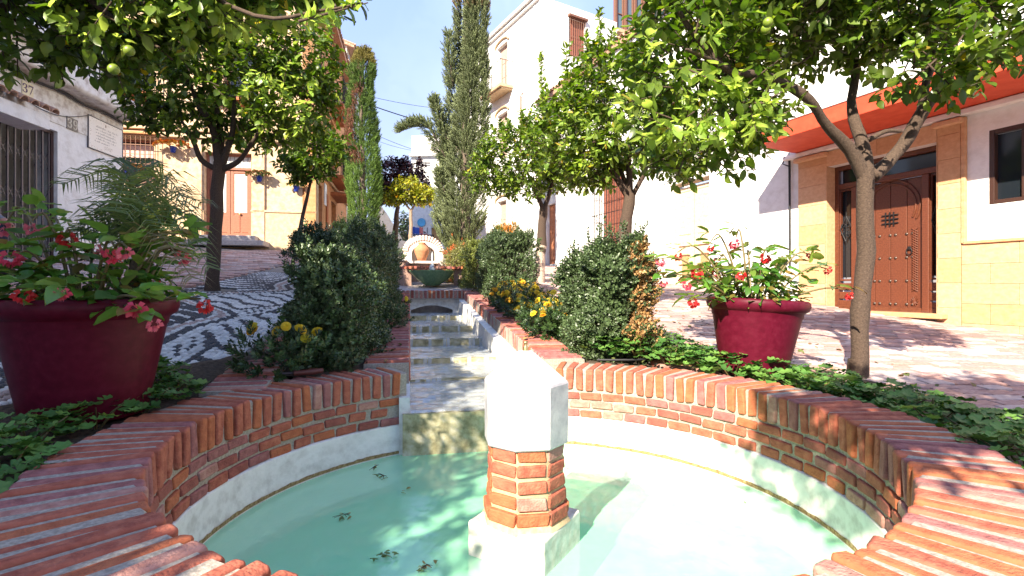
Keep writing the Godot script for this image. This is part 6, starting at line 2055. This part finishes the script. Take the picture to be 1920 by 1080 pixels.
func begonia(called: String, label: String, o: Vector3, stems: int, sd: int, spread: float, tall: float, flowers: int, lean: Array) -> void:
	rng.seed = sd
	var t := thing(called, label, "begonia", o)
	var lm := [leaf_mesh(0.34, 0.22, 0.05, [0.0, 0.12, 0.4, 0.72, 1.0], [0.25, 0.95, 1.0, 0.6, 0.0], 0.02), leaf_mesh(0.30, 0.35, 0.08, [0.0, 0.15, 0.42, 0.75, 1.0], [0.2, 0.9, 1.0, 0.6, 0.0], 0.025), leaf_mesh(0.27, 0.1, 0.1, [0.0, 0.15, 0.42, 0.75, 1.0], [0.2, 0.9, 1.0, 0.62, 0.0])]
	var mt := [leaf_mat("begonia leaf a", Color(0.055, 0.16, 0.02), Color(0.28, 0.42, 0.05), 0.3, false), leaf_mat("begonia leaf b", Color(0.08, 0.19, 0.03), Color(0.3, 0.42, 0.05), 0.32, false), leaf_mat("begonia leaf c", Color(0.15, 0.24, 0.04), Color(0.34, 0.42, 0.06), 0.35, false), leaf_mat("begonia leaf d", Color(0.04, 0.10, 0.03), Color(0.2, 0.3, 0.05), 0.3, false), leaf_mat("begonia leaf bronze", Color(0.16, 0.11, 0.03), Color(0.3, 0.2, 0.05), 0.35, false)]
	var fm := MB.new()      # hanging flower cluster
	for i in 16:
		var u := any_dir()
		var b := Vector3(u.x * 0.5, u.y * 0.4 - 0.4, u.z * 0.5)
		var d := (u * 0.8 + Vector3(0, -0.7, 0)).normalized()
		var s := d.cross(any_dir()).normalized()
		var l := rnd(0.5, 0.8)
		var nn := s.cross(d)
		for q in [-1.0, 1.0]:
			var tip: Vector3 = b + d * l + nn * q * 0.12
			fm.quad(b, b + d * l * 0.45 + s * 0.3 + nn * q * 0.14, tip, b + d * l * 0.45 - s * 0.3 + nn * q * 0.14)
	var fmm := fm.mesh()
	var fmat := [leaf_mat("begonia pink", Color(0.62, 0.045, 0.10), Color(0.6, 0.15, 0.2), 0.45, false), leaf_mat("begonia red", Color(0.58, 0.02, 0.025), Color(0.55, 0.08, 0.08), 0.45, false), leaf_mat("begonia rose", Color(0.70, 0.12, 0.17), Color(0.6, 0.25, 0.3), 0.45, false)]
	var smat := plain("begonia stem", Color(0.13, 0.10, 0.04), 0.5)
	var tips := []
	for i in stems:
		var a := TAU * i / stems + rnd(-0.35, 0.35)
		var r0 := rnd(0.03, 0.18)
		var reach := spread * rnd(0.45, 1.0)
		var hgt := tall * rnd(0.45, 1.0)
		var u := Vector3(cos(a), 0, sin(a))
		var p0 := u * r0
		if lean.size() > i:
			var e: Vector3 = lean[i] - o
			p0 = e * Vector3(0.25, 0, 0.25)
			reach = 0.0
			u = e * Vector3(1, 0, 1)
			hgt = e.y
			p0 = p0.limit_length(0.18)
			u = u - p0
		var pts := smooth([p0, p0 + u * reach * 0.35 + Vector3(0, hgt * 0.6, 0) + (u * 0.3 if lean.size() > i else Vector3.ZERO), p0 + u * reach * 0.75 + Vector3(0, hgt, 0) + (u * 0.7 if lean.size() > i else Vector3.ZERO), p0 + u * reach + Vector3(0, hgt * rnd(0.85, 1.0), 0) + (u if lean.size() > i else Vector3.ZERO)], 5)
		var m := MB.new()
		var rr := []
		for k in pts.size():
			rr.append(lerpf(0.008, 0.003, float(k) / pts.size()))
		m.tube(pts, rr, 6)
		part("stem", m, smat, t)
		tips.append(pts[-1])
		var n := 11
		for k in n:
			var f := 0.22 + 0.78 * k / (n - 1.0)
			var p: Vector3 = pts[int(f * (pts.size() - 1))]
			var out := (any_dir() + u.normalized() * 0.35)
			out.y = absf(out.y) * 0.25
			out = out.normalized()
			var q := p + out * rnd(0.015, 0.05) + Vector3(0, 0.012, 0)
			var ld := (out + Vector3(0, rnd(-0.5, 0.25), 0)).normalized()
			var y := rng.randf()
			part("leaf", lm[rng.randi() % 3], mt[0 if y < 0.3 else (1 if y < 0.58 else (2 if y < 0.78 else (3 if y < 0.93 else 4)))], t, q, facing(ld, (Vector3.UP + any_dir() * 0.55 - out * 0.2).normalized()).scaled(Vector3.ONE * rnd(0.05, 0.098)))
	var xf := []
	var co := []
	for i in 260:      # the crowd of small leaves low in the plant
		var a := rnd(0, TAU)
		var r := sqrt(rng.randf()) * spread * 0.8
		var out := Vector3(cos(a), 0, sin(a))
		xf.append(Transform3D(facing(out + any_dir() * 0.6, Vector3.UP + any_dir() * 0.6).scaled(Vector3.ONE * rnd(0.04, 0.08)), out * r + Vector3(0, rnd(0.02, 0.28) * (1.2 - r / spread), 0)))
		co.append([Color(0.055, 0.16, 0.02), Color(0.08, 0.19, 0.03), Color(0.15, 0.24, 0.04), Color(0.16, 0.13, 0.03)][rng.randi() % 4] * rnd(0.7, 1.2))
	many("foliage", lm[1], leaf_mat("begonia small leaf", Color(1, 1, 1), Color(0.3, 0.42, 0.05), 0.32), xf, co, t)
	for i in flowers:
		var p: Vector3 = tips[i % tips.size()] + any_dir() * (0.02 if i < tips.size() else 0.07)
		part("flower_cluster", fmm, fmat[rng.randi() % 3], t, p + Vector3(0, -0.005, 0), Basis(Vector3.UP, rnd(0, 6)).scaled(Vector3.ONE * rnd(0.024, 0.040)))

func build_pots() -> void:
	var pm := pot_mesh()
	var maroon := M("maroon plastic", Color(0.066, 0.0022, 0.011), Color(0.088, 0.0035, 0.016), 0.35, 0.46, "mid", 0.08, Color(0.105, 0.010, 0.024), 6, 0.014)
	maroon.metallic_specular = 0.3
	var p := Vector3(-1.68, 0.495, -2.07)
	var l := thing("flower_pot", "large dark maroon pot in the shade on the left, holding begonias and a palm", "pot", p, Basis.IDENTITY.scaled(Vector3(0.94, 1.0, 0.94)))
	part("pot_body", pm, maroon, l)
	var so := MB.new()
	so.lathe([Vector2(0.275, 0.408), Vector2(0.0, 0.43)], 24)
	part("soil", so, mats["soil"], l)
	var q := Vector3(1.47, 0.47, -3.2)
	var r := thing("flower_pot", "bright maroon pot tilting a little in the sun on the right, holding begonias", "pot", q, Basis(Vector3(0, 0, 1), -0.06) * Basis(Vector3.UP, 0.5).scaled(Vector3(0.88, 1.0, 0.88)))
	part("pot_body", pm, maroon, r)
	part("soil", so, mats["soil"], r)
	begonia("begonia_plant", "leafy begonia with red and pink blooms filling the left pot", p + Vector3(0, 0.42, 0), 26, 404, 0.36, 0.42, 18,
		[P(60, 400, 1.95), P(20, 470, 1.9), P(120, 430, 2.0), P(240, 455, 1.85), P(348, 468, 2.15), P(215, 448, 1.9), P(30, 540, 1.75), P(110, 545, 1.72), P(255, 555, 1.75), P(376, 560, 1.95), P(285, 520, 2.1), P(285, 590, 1.76)])
	begonia("begonia_plant", "sunlit begonia with scattered red blooms spreading from the right pot", q + Vector3(0, 0.42, 0), 26, 405, 0.33, 0.36, 20,
		[P(1232, 485, 3.2), P(1270, 462, 3.25), P(1330, 440, 3.2), P(1380, 432, 3.3), P(1520, 475, 3.1), P(1555, 500, 3.05), P(1290, 530, 2.95), P(1295, 560, 2.95), P(1592, 540, 3.1), P(1440, 470, 3.1), P(1395, 505, 2.95), P(1240, 515, 3.1)])
	# feathery palm in the left pot
	rng.seed = 406
	var b := p + Vector3(0.10, 0.42, -0.13)
	var t := thing("palm_plant", "feathery young palm rising from the back of the left pot", "palm", b)
	var tm := MB.new()
	limb(tm, [Vector3.ZERO, Vector3(0.0, 0.1, 0), Vector3(0.01, 0.2, 0)], 0.035, 0.028, 9)
	part("trunk", tm, M("palm fibre", Color(0.06, 0.04, 0.03), Color(0.16, 0.11, 0.07), 0.1, 0.95, "coarse", 1.0), t)
	var z := 2.2
	var ends := [[P(215, 318, z), P(118, 345, z)], [P(200, 395, z), P(140, 440, z)], [P(240, 330, z - 0.2), P(215, 395, z - 0.45)], [P(262, 340, z + 0.1), P(300, 330, z + 0.35)], [P(310, 330, z), P(372, 420, z)], [P(330, 390, z), P(392, 500, z - 0.05)], [P(320, 360, z + 0.2), P(380, 380, z + 0.4)], [P(190, 430, z + 0.1), P(110, 470, z + 0.2)], [P(300, 440, z - 0.15), P(360, 520, z - 0.25)], [P(270, 380, z - 0.2), P(310, 430, z - 0.5)], [P(230, 350, z + 0.25), P(180, 340, z + 0.5)], [P(255, 320, z), P(262, 300, z + 0.1)], [P(285, 400, z + 0.1), P(345, 440, z + 0.15)], [P(225, 400, z), P(180, 420, z)]]
	var pmat := [leaf_mat("palm frond", Color(0.028, 0.05, 0.014), Color(0.2, 0.26, 0.06), 0.45, false), leaf_mat("palm frond light", Color(0.055, 0.08, 0.018), Color(0.25, 0.3, 0.06), 0.45, false), leaf_mat("palm frond dry", Color(0.15, 0.12, 0.05), Color(0.25, 0.2, 0.08), 0.6, false)]
	for k in ends.size():
		var m := MB.new()
		var pts := smooth([Vector3(0, 0.2, 0), (ends[k][0] - b) * 0.55 + Vector3(0, 0.10, 0), ends[k][0] - b, ends[k][1] - b], 9)
		var rr := []
		for i in pts.size():
			rr.append(lerpf(0.005, 0.0012, float(i) / pts.size()))
		m.tube(pts, rr, 5)
		var n := pts.size()
		for i in range(5, n):
			var d: Vector3 = (pts[mini(i + 1, n - 1)] - pts[i - 1]).normalized()
			var side := d.cross(Vector3.UP).normalized()
			var up := side.cross(d)
			for s in [-1.0, 1.0]:
				for h in 1 + i % 2:
					var f := float(i) / n
					var base: Vector3 = pts[i] - d * 0.008 * h
					var ln := 0.13 * sin(clampf(0.25 + f * 2.6, 0, PI)) * rnd(0.8, 1.1) + 0.03
					var dd: Vector3 = (side * s + d * rnd(0.5, 0.9) + up * rnd(0.0, 0.4)).normalized()
					var w := d * 0.0038
					var mid := base + dd * ln * 0.55
					var tip: Vector3 = base + dd * ln - Vector3(0, ln * rnd(0.25, 0.6), 0)
					m.quad(base - w, base + w, mid + w, mid - w)
					m.tri(mid - w, mid + w, tip)
		part("frond", m, pmat[[0, 0, 1, 0, 1, 1, 0, 0, 2, 0, 0, 0, 1, 0][k]], t)

# ---------------------------------------------------------------- geraniums
func geranium_leaf(sd: int) -> ArrayMesh:
	var m := MB.new()
	rng.seed = sd
	var n := 18
	m.vert(Vector3(0, -0.1, 0.1), Vector3.UP)
	for r in 2:
		for i in n + 1:
			var a := -PI * 0.92 + 2 * PI * 0.92 * i / n
			var rr := (0.55 if r == 0 else 1.0 + 0.10 * cos(a * 7.0) + rnd(-0.06, 0.06))
			var y := 0.12 * r * sin(a * 7.0 + sd) + (0.10 if r == 0 else 0.16)
			m.vert(Vector3(rr * sin(a), y, 0.1 + rr * cos(a)), Vector3(-0.2 * sin(a) + 0.25 * cos(a * 7), 1, -0.2 * cos(a)))
	for i in n:
		m.t.append_array([0, 2 + i, 1 + i])
		var p := 1 + i
		var q := n + 2 + i
		m.t.append_array([p, q + 1, q, p, p + 1, q + 1])
	return m.mesh()

func build_geraniums() -> void:
	var lv := [geranium_leaf(1), geranium_leaf(2), geranium_leaf(3)]
	var gm := leaf_mat("geranium leaf", Color(1, 1, 1), Color(0.2, 0.3, 0.06), 0.6)
	var gs := [leaf_mat("geranium a", Color(0.05, 0.14, 0.025), Color(0.2, 0.32, 0.05), 0.6, false), leaf_mat("geranium b", Color(0.085, 0.20, 0.035), Color(0.25, 0.36, 0.06), 0.6, false), leaf_mat("geranium c", Color(0.13, 0.26, 0.05), Color(0.3, 0.4, 0.06), 0.6, false)]
	rng.seed = 505
	var spots := []
	for f in [33, 40, 47, 54, 61, 68, 75, 82, 89, 97, 106, 116, 127]:
		spots.append([float(f), 1.66 + rnd(-0.05, 0.06), 0.17 if f < 45 else 0.14, "right"])
	for f in [43, 52, 62, 72, 83, 95]:
		spots.append([float(f), 1.93 + rnd(-0.06, 0.06), 0.13, "right"])
	for f in [-66, -74, -82, -90, -99, -110]:
		spots.append([float(f), 1.60 + rnd(-0.04, 0.06), 0.13 if f > -60 else 0.11, "left"])
	spots.append_array([[-64.0, 1.72, 0.17, "left"], [-105.0, 1.75, 0.1, "left"]])
	var rl := ["bright geranium clump at the foot of the bright maroon pot, nearest the hedge", "geranium clump in front of the bright maroon pot", "geranium clump right of the bright maroon pot"]
	var k := 0
	for s in spots:
		var f: float = deg_to_rad(s[0])
		var o := C(0.43 + s[1] * sin(f), 1.97 + s[1] * cos(f), 0)
		o.y = maxf(G(o.x, -o.z) + 0.03, 0.43 if s[3] == "right" and s[1] < 1.8 else 0.3)
		if s[3] == "left":
			o.y = minf(o.y, 0.50)
		var label: String = ("%s low geranium clump between dark maroon pot and pool rim" % ORDINAL[k - 19]) if s[3] == "left" else (rl[k] if k < 3 else ("%s geranium clump along the right pool rim, counted from the bright maroon pot" % ORDINAL[k] if k < 13 else "%s geranium clump of the back row, counted from the bright maroon pot" % ORDINAL[k - 13]))
		var t := thing("geranium_plant", label, "geranium", o, Basis.IDENTITY, "geraniums left of the pool" if s[3] == "left" else "geraniums right of the pool")
		k += 1
		var hgt: float = s[2]
		var xf := []
		var co := []
		var n := 95 if s[3] == "right" else 60
		var wid := 0.20 if s[3] == "right" else 0.15
		for i in n:
			var a := rnd(0, TAU)
			var rr := sqrt(rng.randf()) * wid
			var y := hgt * (1.0 - 0.6 * pow(rr / wid, 2.0)) * rnd(0.35, 1.08)
			var p := Vector3(rr * cos(a), y, rr * sin(a))
			var out := Vector3(cos(a), 0, sin(a))
			var bs := facing((out + Vector3(0, rnd(-0.3, 0.3), 0)).normalized(), (Vector3.UP + out * 0.5 * rr / wid + any_dir() * 0.45).normalized()).scaled(Vector3.ONE * rnd(0.018, 0.036))
			if i % 5 == 0:
				part("leaf", lv[i % 3], gs[rng.randi() % 3], t, p, bs)
			else:
				xf.append(Transform3D(bs, p))
				co.append([Color(0.05, 0.14, 0.025), Color(0.085, 0.20, 0.035), Color(0.13, 0.26, 0.05)][rng.randi() % 3] * rnd(0.7, 1.25))
		many("foliage", lv[0], gm, xf, co, t)
		var st := MB.new()
		for i in 7:
			var a := TAU * i / 7.0
			st.tube([Vector3(0, -0.04, 0), Vector3(cos(a), 0, sin(a)) * wid * 0.4 + Vector3(0, hgt * 0.4, 0), Vector3(cos(a), 0, sin(a)) * wid * 0.7 + Vector3(0, hgt * 0.7, 0)], [0.005, 0.004, 0.002], 5)
		part("stems", st, mats["begonia stem"], t)

# ---------------------------------------------------------------- small things
func build_small() -> void:
	rng.seed = 606
	var hose := MB.new()
	var pts := smooth([C(-0.93, 3.05, 0.535), C(-0.80, 3.0, 0.54), C(-0.70, 2.97, 0.545), C(-0.62, 3.0, 0.54)], 4)
	hose.tube(pts, pts.map(func(_p): return 0.006), 6)
	var tool := thing("garden_tool", "small garden tool with brown handle lying on the left brick kerb", "tool", C(-0.75, 3.0, 0.53))
	var hb := MB.new()
	hb.x = Transform3D(Basis.IDENTITY, -C(-0.75, 3.0, 0.53))
	hb.tube(pts, pts.map(func(_p): return 0.005), 6)
	part("shaft", hb, mats["grey iron"], tool)
	var hd := MB.new()
	hd.tube([Vector3(0.14, 0.012, -0.01), Vector3(0.22, 0.016, -0.04), Vector3(0.28, 0.02, -0.06)], [0.014, 0.018, 0.013], 8)
	part("handle", hd, M("red brown handle", Color(0.10, 0.025, 0.018), Color(0.16, 0.05, 0.03), 0.2, 0.5), tool)
	var h2 := MB.new()
	pts = smooth([C(1.2, 3.25, 0.53), C(1.45, 3.18, 0.535), C(1.66, 3.25, 0.54), C(1.74, 3.5, 0.55)], 6)
	h2.tube(pts, pts.map(func(_p): return 0.008), 6)
	tag(part("irrigation_hose", h2, mats["black cable"], self), "thin black irrigation hose at the foot of the brown-patched hedge", "hose")
	# floating debris on the pool
	var dm := leaf_mat("dry leaf", Color(0.22, 0.16, 0.05), Color(0.25, 0.2, 0.08), 0.8, false)
	var gm := leaf_mat("wet leaf", Color(0.07, 0.12, 0.03), Color(0.2, 0.25, 0.08), 0.5, false)
	var lab := ["curled brown palm scrap floating left of the pillar", "olive leaf scrap floating between pillar and left wall", "cluster of small green leaves floating near the front rim", "dark twig floating in front of the channel outlet", "tiny sprig floating near the left wall", "small leaf floating right of the pillar", "brown leaf floating far right near the sunlit wall", "purple-brown leaf bits floating beside the pedestal"]
	var at := [[645, 967], [762, 921], [722, 1045], [700, 878], [718, 893], [1078, 880], [1402, 942], [800, 1062]]
	for k in 8:
		var z: float = 0.943 * 982.0 / (at[k][1] - 540.0)
		var p := Vector3((at[k][0] - 960.0) / 982.0 * z, 0.056, -z)
		var t := thing("floating_debris", lab[k], "debris", p, Basis(Vector3.UP, rnd(0, 6)), "debris floating on the pool")
		for i in [7, 3, 16, 4, 5, 1, 1, 9][k]:
			part("leaf", leaf_kinds[i % 3], gm if k in [2, 4] or i % 3 == 0 else dm, t, Vector3(rnd(-0.04, 0.04), 0.002 + 0.0006 * i, rnd(-0.022, 0.022)), facing(Vector3(rnd(-1, 1), 0, rnd(-0.5, 0.5)), Vector3(rnd(-0.2, 0.2), 1, rnd(-0.2, 0.2))).scaled(Vector3(0.6, 0.6, 1) * rnd(0.016, 0.036)))
		if k in [0, 3, 4, 7]:
			var tw := MB.new()
			for i in 4:
				tw.tube([Vector3(rnd(-0.05, 0.0), 0.003, rnd(-0.02, 0.02)), Vector3(0, 0.008, 0), Vector3(rnd(0.0, 0.05), 0.004, rnd(-0.02, 0.02))], [0.0012, 0.0012, 0.0008], 4)
			part("twig", tw, mats["citrus bark"], t)
	# fallen leaves
	var xf := []
	var co := []
	for i in 420:
		var a := rnd(-0.95, 3.6)
		var b := rnd(2.4, 8.0)
		var p := C(a, b, 0)
		if (a > -0.05 and a < 0.9) or Vector2(a - 0.43, b - 1.97).length() < 1.5:
			continue
		p.y = (curb_top(b) + 0.012 if a < 1.84 else G(p.x, -p.z) + 0.034)
		xf.append(Transform3D(facing(Vector3(rnd(-1, 1), 0, rnd(-1, 1)), Vector3(rnd(-0.4, 0.4), 1, rnd(-0.4, 0.4))).scaled(Vector3.ONE * rnd(0.025, 0.055)), p))
		co.append([Color(0.25, 0.17, 0.06), Color(0.10, 0.12, 0.03), Color(0.16, 0.09, 0.04)][rng.randi() % 3])
	var fl := many("fallen_leaves", leaf_kinds[1], leaf_mat("fallen leaf", Color(1, 1, 1), Color(0.1, 0.1, 0.05), 0.8), xf, co, self)
	tag(fl, "dry fallen leaves scattered on kerbs and paving", "leaves")

# ---------------------------------------------------------------- the person at the left edge
func build_person() -> void:
	# seated, leaning forward, forearm on the knee: joints [from, to, radius, radius, material]
	var z := 5.5
	var hand := P(12, 430, z)
	var o := Vector3(hand.x - 0.55, G(hand.x - 0.5, z), -z)
	var J := func(x: float, y: float, d: float) -> Vector3: return Vector3(x, y, d)
	var hy := hand.y - o.y
	var bones := [
		[J.call(-0.05, 0.50, -0.09), J.call(-0.05, 0.50, 0.09), 0.125, 0.125, 1], [J.call(-0.05, 0.55, 0), J.call(0.05, 0.85, 0), 0.13, 0.15, 0], [J.call(0.05, 0.88, -0.14), J.call(0.05, 0.88, 0.14), 0.085, 0.085, 0],
		[J.call(0.07, 0.93, 0), J.call(0.10, 1.04, 0), 0.055, 0.05, 2],
		[J.call(-0.02, 0.48, 0.10), J.call(0.38, 0.50, 0.13), 0.085, 0.062, 1], [J.call(0.38, 0.50, 0.13), J.call(0.32, 0.10, 0.12), 0.06, 0.042, 1], [J.call(0.30, 0.045, 0.12), J.call(0.50, 0.03, 0.14), 0.042, 0.035, 3],
		[J.call(-0.02, 0.48, -0.10), J.call(0.38, 0.50, -0.13), 0.085, 0.062, 1], [J.call(0.38, 0.50, -0.13), J.call(0.32, 0.10, -0.12), 0.06, 0.042, 1], [J.call(0.30, 0.045, -0.12), J.call(0.50, 0.03, -0.14), 0.042, 0.035, 3],
		[J.call(0.05, 0.88, 0.17), J.call(0.22, 0.70, 0.20), 0.058, 0.048, 0], [J.call(0.22, 0.70, 0.20), J.call(0.47, hy + 0.035, 0.14), 0.047, 0.036, 0],
		[J.call(0.05, 0.88, -0.17), J.call(0.20, 0.68, -0.20), 0.058, 0.048, 0], [J.call(0.20, 0.68, -0.20), J.call(0.40, 0.60, -0.10), 0.047, 0.036, 0],
		[J.call(0.10, 1.12, 0), J.call(0.13, 1.17, 0), 0.085, 0.095, 2], [J.call(0.19, 1.09, 0), J.call(0.15, 1.08, 0), 0.045, 0.05, 2], [J.call(0.225, 1.13, 0), J.call(0.232, 1.118, 0), 0.012, 0.015, 2],
	]
	for h in [[J.call(0.475, hy + 0.03, 0.14), 0.14], [J.call(0.405, 0.595, -0.10), -0.10]]:
		var c: Vector3 = h[0]
		bones.append([c, c + Vector3(0.055, -0.03, 0), 0.03, 0.03, 2])
		for i in 4:
			var w := (i - 1.5) * 0.019
			var l: float = [0.06, 0.072, 0.068, 0.052][i]
			bones.append([c + Vector3(0.06, -0.03, w), c + Vector3(0.06 + l * 0.6, -0.045, w), 0.0105, 0.0095, 2])
			bones.append([c + Vector3(0.06 + l * 0.6, -0.045, w), c + Vector3(0.06 + l * 0.8, -0.05 - l * 0.55, w), 0.0095, 0.008, 2])
		bones.append([c + Vector3(0.02, -0.01, -0.03), c + Vector3(0.07, -0.03, -0.045), 0.012, 0.0095, 2])
	var t := thing("person", "person in grey sleeve seated at the left edge, one hand on the knee", "person", o)
	var cols := [Color(0.16, 0.155, 0.17), Color(0.03, 0.035, 0.06), Color(0.42, 0.20, 0.14), Color(0.03, 0.025, 0.02)]
	part("body", body_mesh(bones, cols, 0.016), body_mat(), t)
	var hair := MB.new()
	hair.x = Transform3D(Basis(Vector3(0, 0, 1), -0.3), Vector3(0.105, 1.17, 0))
	hair.lathe([Vector2(0.095, -0.06), Vector2(0.108, 0.0), Vector2(0.10, 0.06), Vector2(0.06, 0.1), Vector2(0, 0.112)], 16)
	part("hair", hair, plain("dark hair", Color(0.03, 0.02, 0.015), 0.6), t)
	var st := thing("stone_bench", "low stone bench by the gate at the left edge, under the seated person", "seat", o + Vector3(-0.12, 0, 0))
	bp("seat_block", st, mats["door step stone"], Vector3(0, 0.16, 0), Vector3(0.45, 0.40, 0.6), 0.03)

func body_mat() -> StandardMaterial3D:
	var m := plain("person surface", Color(1, 1, 1), 0.8)
	m.vertex_color_use_as_albedo = true
	return m

func body_mesh(bones: Array, cols: Array, cell: float) -> ArrayMesh:      # surface nets over capsules joined by a smooth minimum
	var lo := Vector3(9, 9, 9)
	var hi := -lo
	for b in bones:
		for e in [b[0], b[1]]:
			lo = lo.min(e - Vector3.ONE * (maxf(b[2], b[3]) + 0.05))
			hi = hi.max(e + Vector3.ONE * (maxf(b[2], b[3]) + 0.05))
	var n := Vector3i(((hi - lo) / cell).ceil()) + Vector3i.ONE
	var f := PackedFloat32Array()
	f.resize(n.x * n.y * n.z)
	f.fill(1.0)
	var own := PackedInt32Array()
	own.resize(f.size())
	var near := PackedFloat32Array()
	near.resize(f.size())
	near.fill(1.0)
	for b in bones:
		var a: Vector3 = b[0]
		var e: Vector3 = b[1]
		var m := Vector3.ONE * (maxf(b[2], b[3]) + 0.045)
		var i0 := Vector3i(((a.min(e) - m - lo) / cell).floor()).clamp(Vector3i.ZERO, n - Vector3i.ONE)
		var i1 := Vector3i(((a.max(e) + m - lo) / cell).ceil()).clamp(Vector3i.ZERO, n - Vector3i.ONE)
		var ab := e - a
		var l2 := maxf(ab.length_squared(), 1e-8)
		var sm := 0.03 if maxf(b[2], b[3]) > 0.02 else 0.006
		for z in range(i0.z, i1.z + 1):
			for y in range(i0.y, i1.y + 1):
				for x in range(i0.x, i1.x + 1):
					var p := lo + Vector3(x, y, z) * cell
					var h := clampf((p - a).dot(ab) / l2, 0, 1)
					var d := (p - a - ab * h).length() - lerpf(b[2], b[3], h)
					var k := (z * n.y + y) * n.x + x
					if d < near[k]:
						near[k] = d
						own[k] = b[4]
					var q := clampf(0.5 + 0.5 * (f[k] - d) / sm, 0, 1)
					f[k] = lerpf(f[k], d, q) - sm * q * (1 - q)
	var v := PackedVector3Array()
	var nn := PackedVector3Array()
	var cc := PackedColorArray()
	var t := PackedInt32Array()
	var at := {}
	var idx := func(x: int, y: int, z: int) -> int: return (z * n.y + y) * n.x + x
	for z in n.z - 1:
		for y in n.y - 1:
			for x in n.x - 1:
				var k0: int = (z * n.y + y) * n.x + x
				var s := 0
				var sum := Vector3.ZERO
				var g := Vector3.ZERO
				var vals := []
				for c in 8:
					vals.append(f[k0 + (c & 1) + ((c >> 1) & 1) * n.x + ((c >> 2) & 1) * n.x * n.y])
					if vals[c] < 0:
						s += 1
				if s == 0 or s == 8:
					continue
				var m := 0
				for c in 8:
					for ax in 3:
						var c2 := c | (1 << ax)
						if c2 != c and (vals[c] < 0) != (vals[c2] < 0):
							var u: float = vals[c] / (vals[c] - vals[c2])
							var pa := Vector3(c & 1, (c >> 1) & 1, (c >> 2) & 1)
							var pb := Vector3(c2 & 1, (c2 >> 1) & 1, (c2 >> 2) & 1)
							sum += pa.lerp(pb, u)
							m += 1
						if c2 != c:
							g[ax] += vals[c2] - vals[c]
				at[k0] = v.size()
				v.append(lo + (Vector3(x, y, z) + sum / m) * cell)
				nn.append(g.normalized())
				cc.append(cols[own[k0]])
	for k0 in at:
		var x: int = k0 % n.x
		var y: int = (k0 / n.x) % n.y
		var z: int = k0 / (n.x * n.y)
		for ax in 3:
			var st: int = [1, n.x, n.x * n.y][ax]
			var u: int = [n.x, n.x * n.y, 1][ax]
			var w: int = [n.x * n.y, 1, n.x][ax]
			if (f[k0] < 0) == (f[k0 + st] < 0):
				continue
			if not (at.has(k0 - u) and at.has(k0 - w) and at.has(k0 - u - w)):
				continue
			var q := [at[k0], at[k0 - u], at[k0 - u - w], at[k0 - w]]
			if f[k0] < 0:
				t.append_array([q[0], q[2], q[1], q[0], q[3], q[2]])
			else:
				t.append_array([q[0], q[1], q[2], q[0], q[2], q[3]])
	var arr := []
	arr.resize(Mesh.ARRAY_MAX)
	arr[Mesh.ARRAY_VERTEX] = v
	arr[Mesh.ARRAY_NORMAL] = nn
	arr[Mesh.ARRAY_COLOR] = cc
	arr[Mesh.ARRAY_INDEX] = t
	var m := ArrayMesh.new()
	m.add_surface_from_arrays(Mesh.PRIMITIVE_TRIANGLES, arr)
	return m
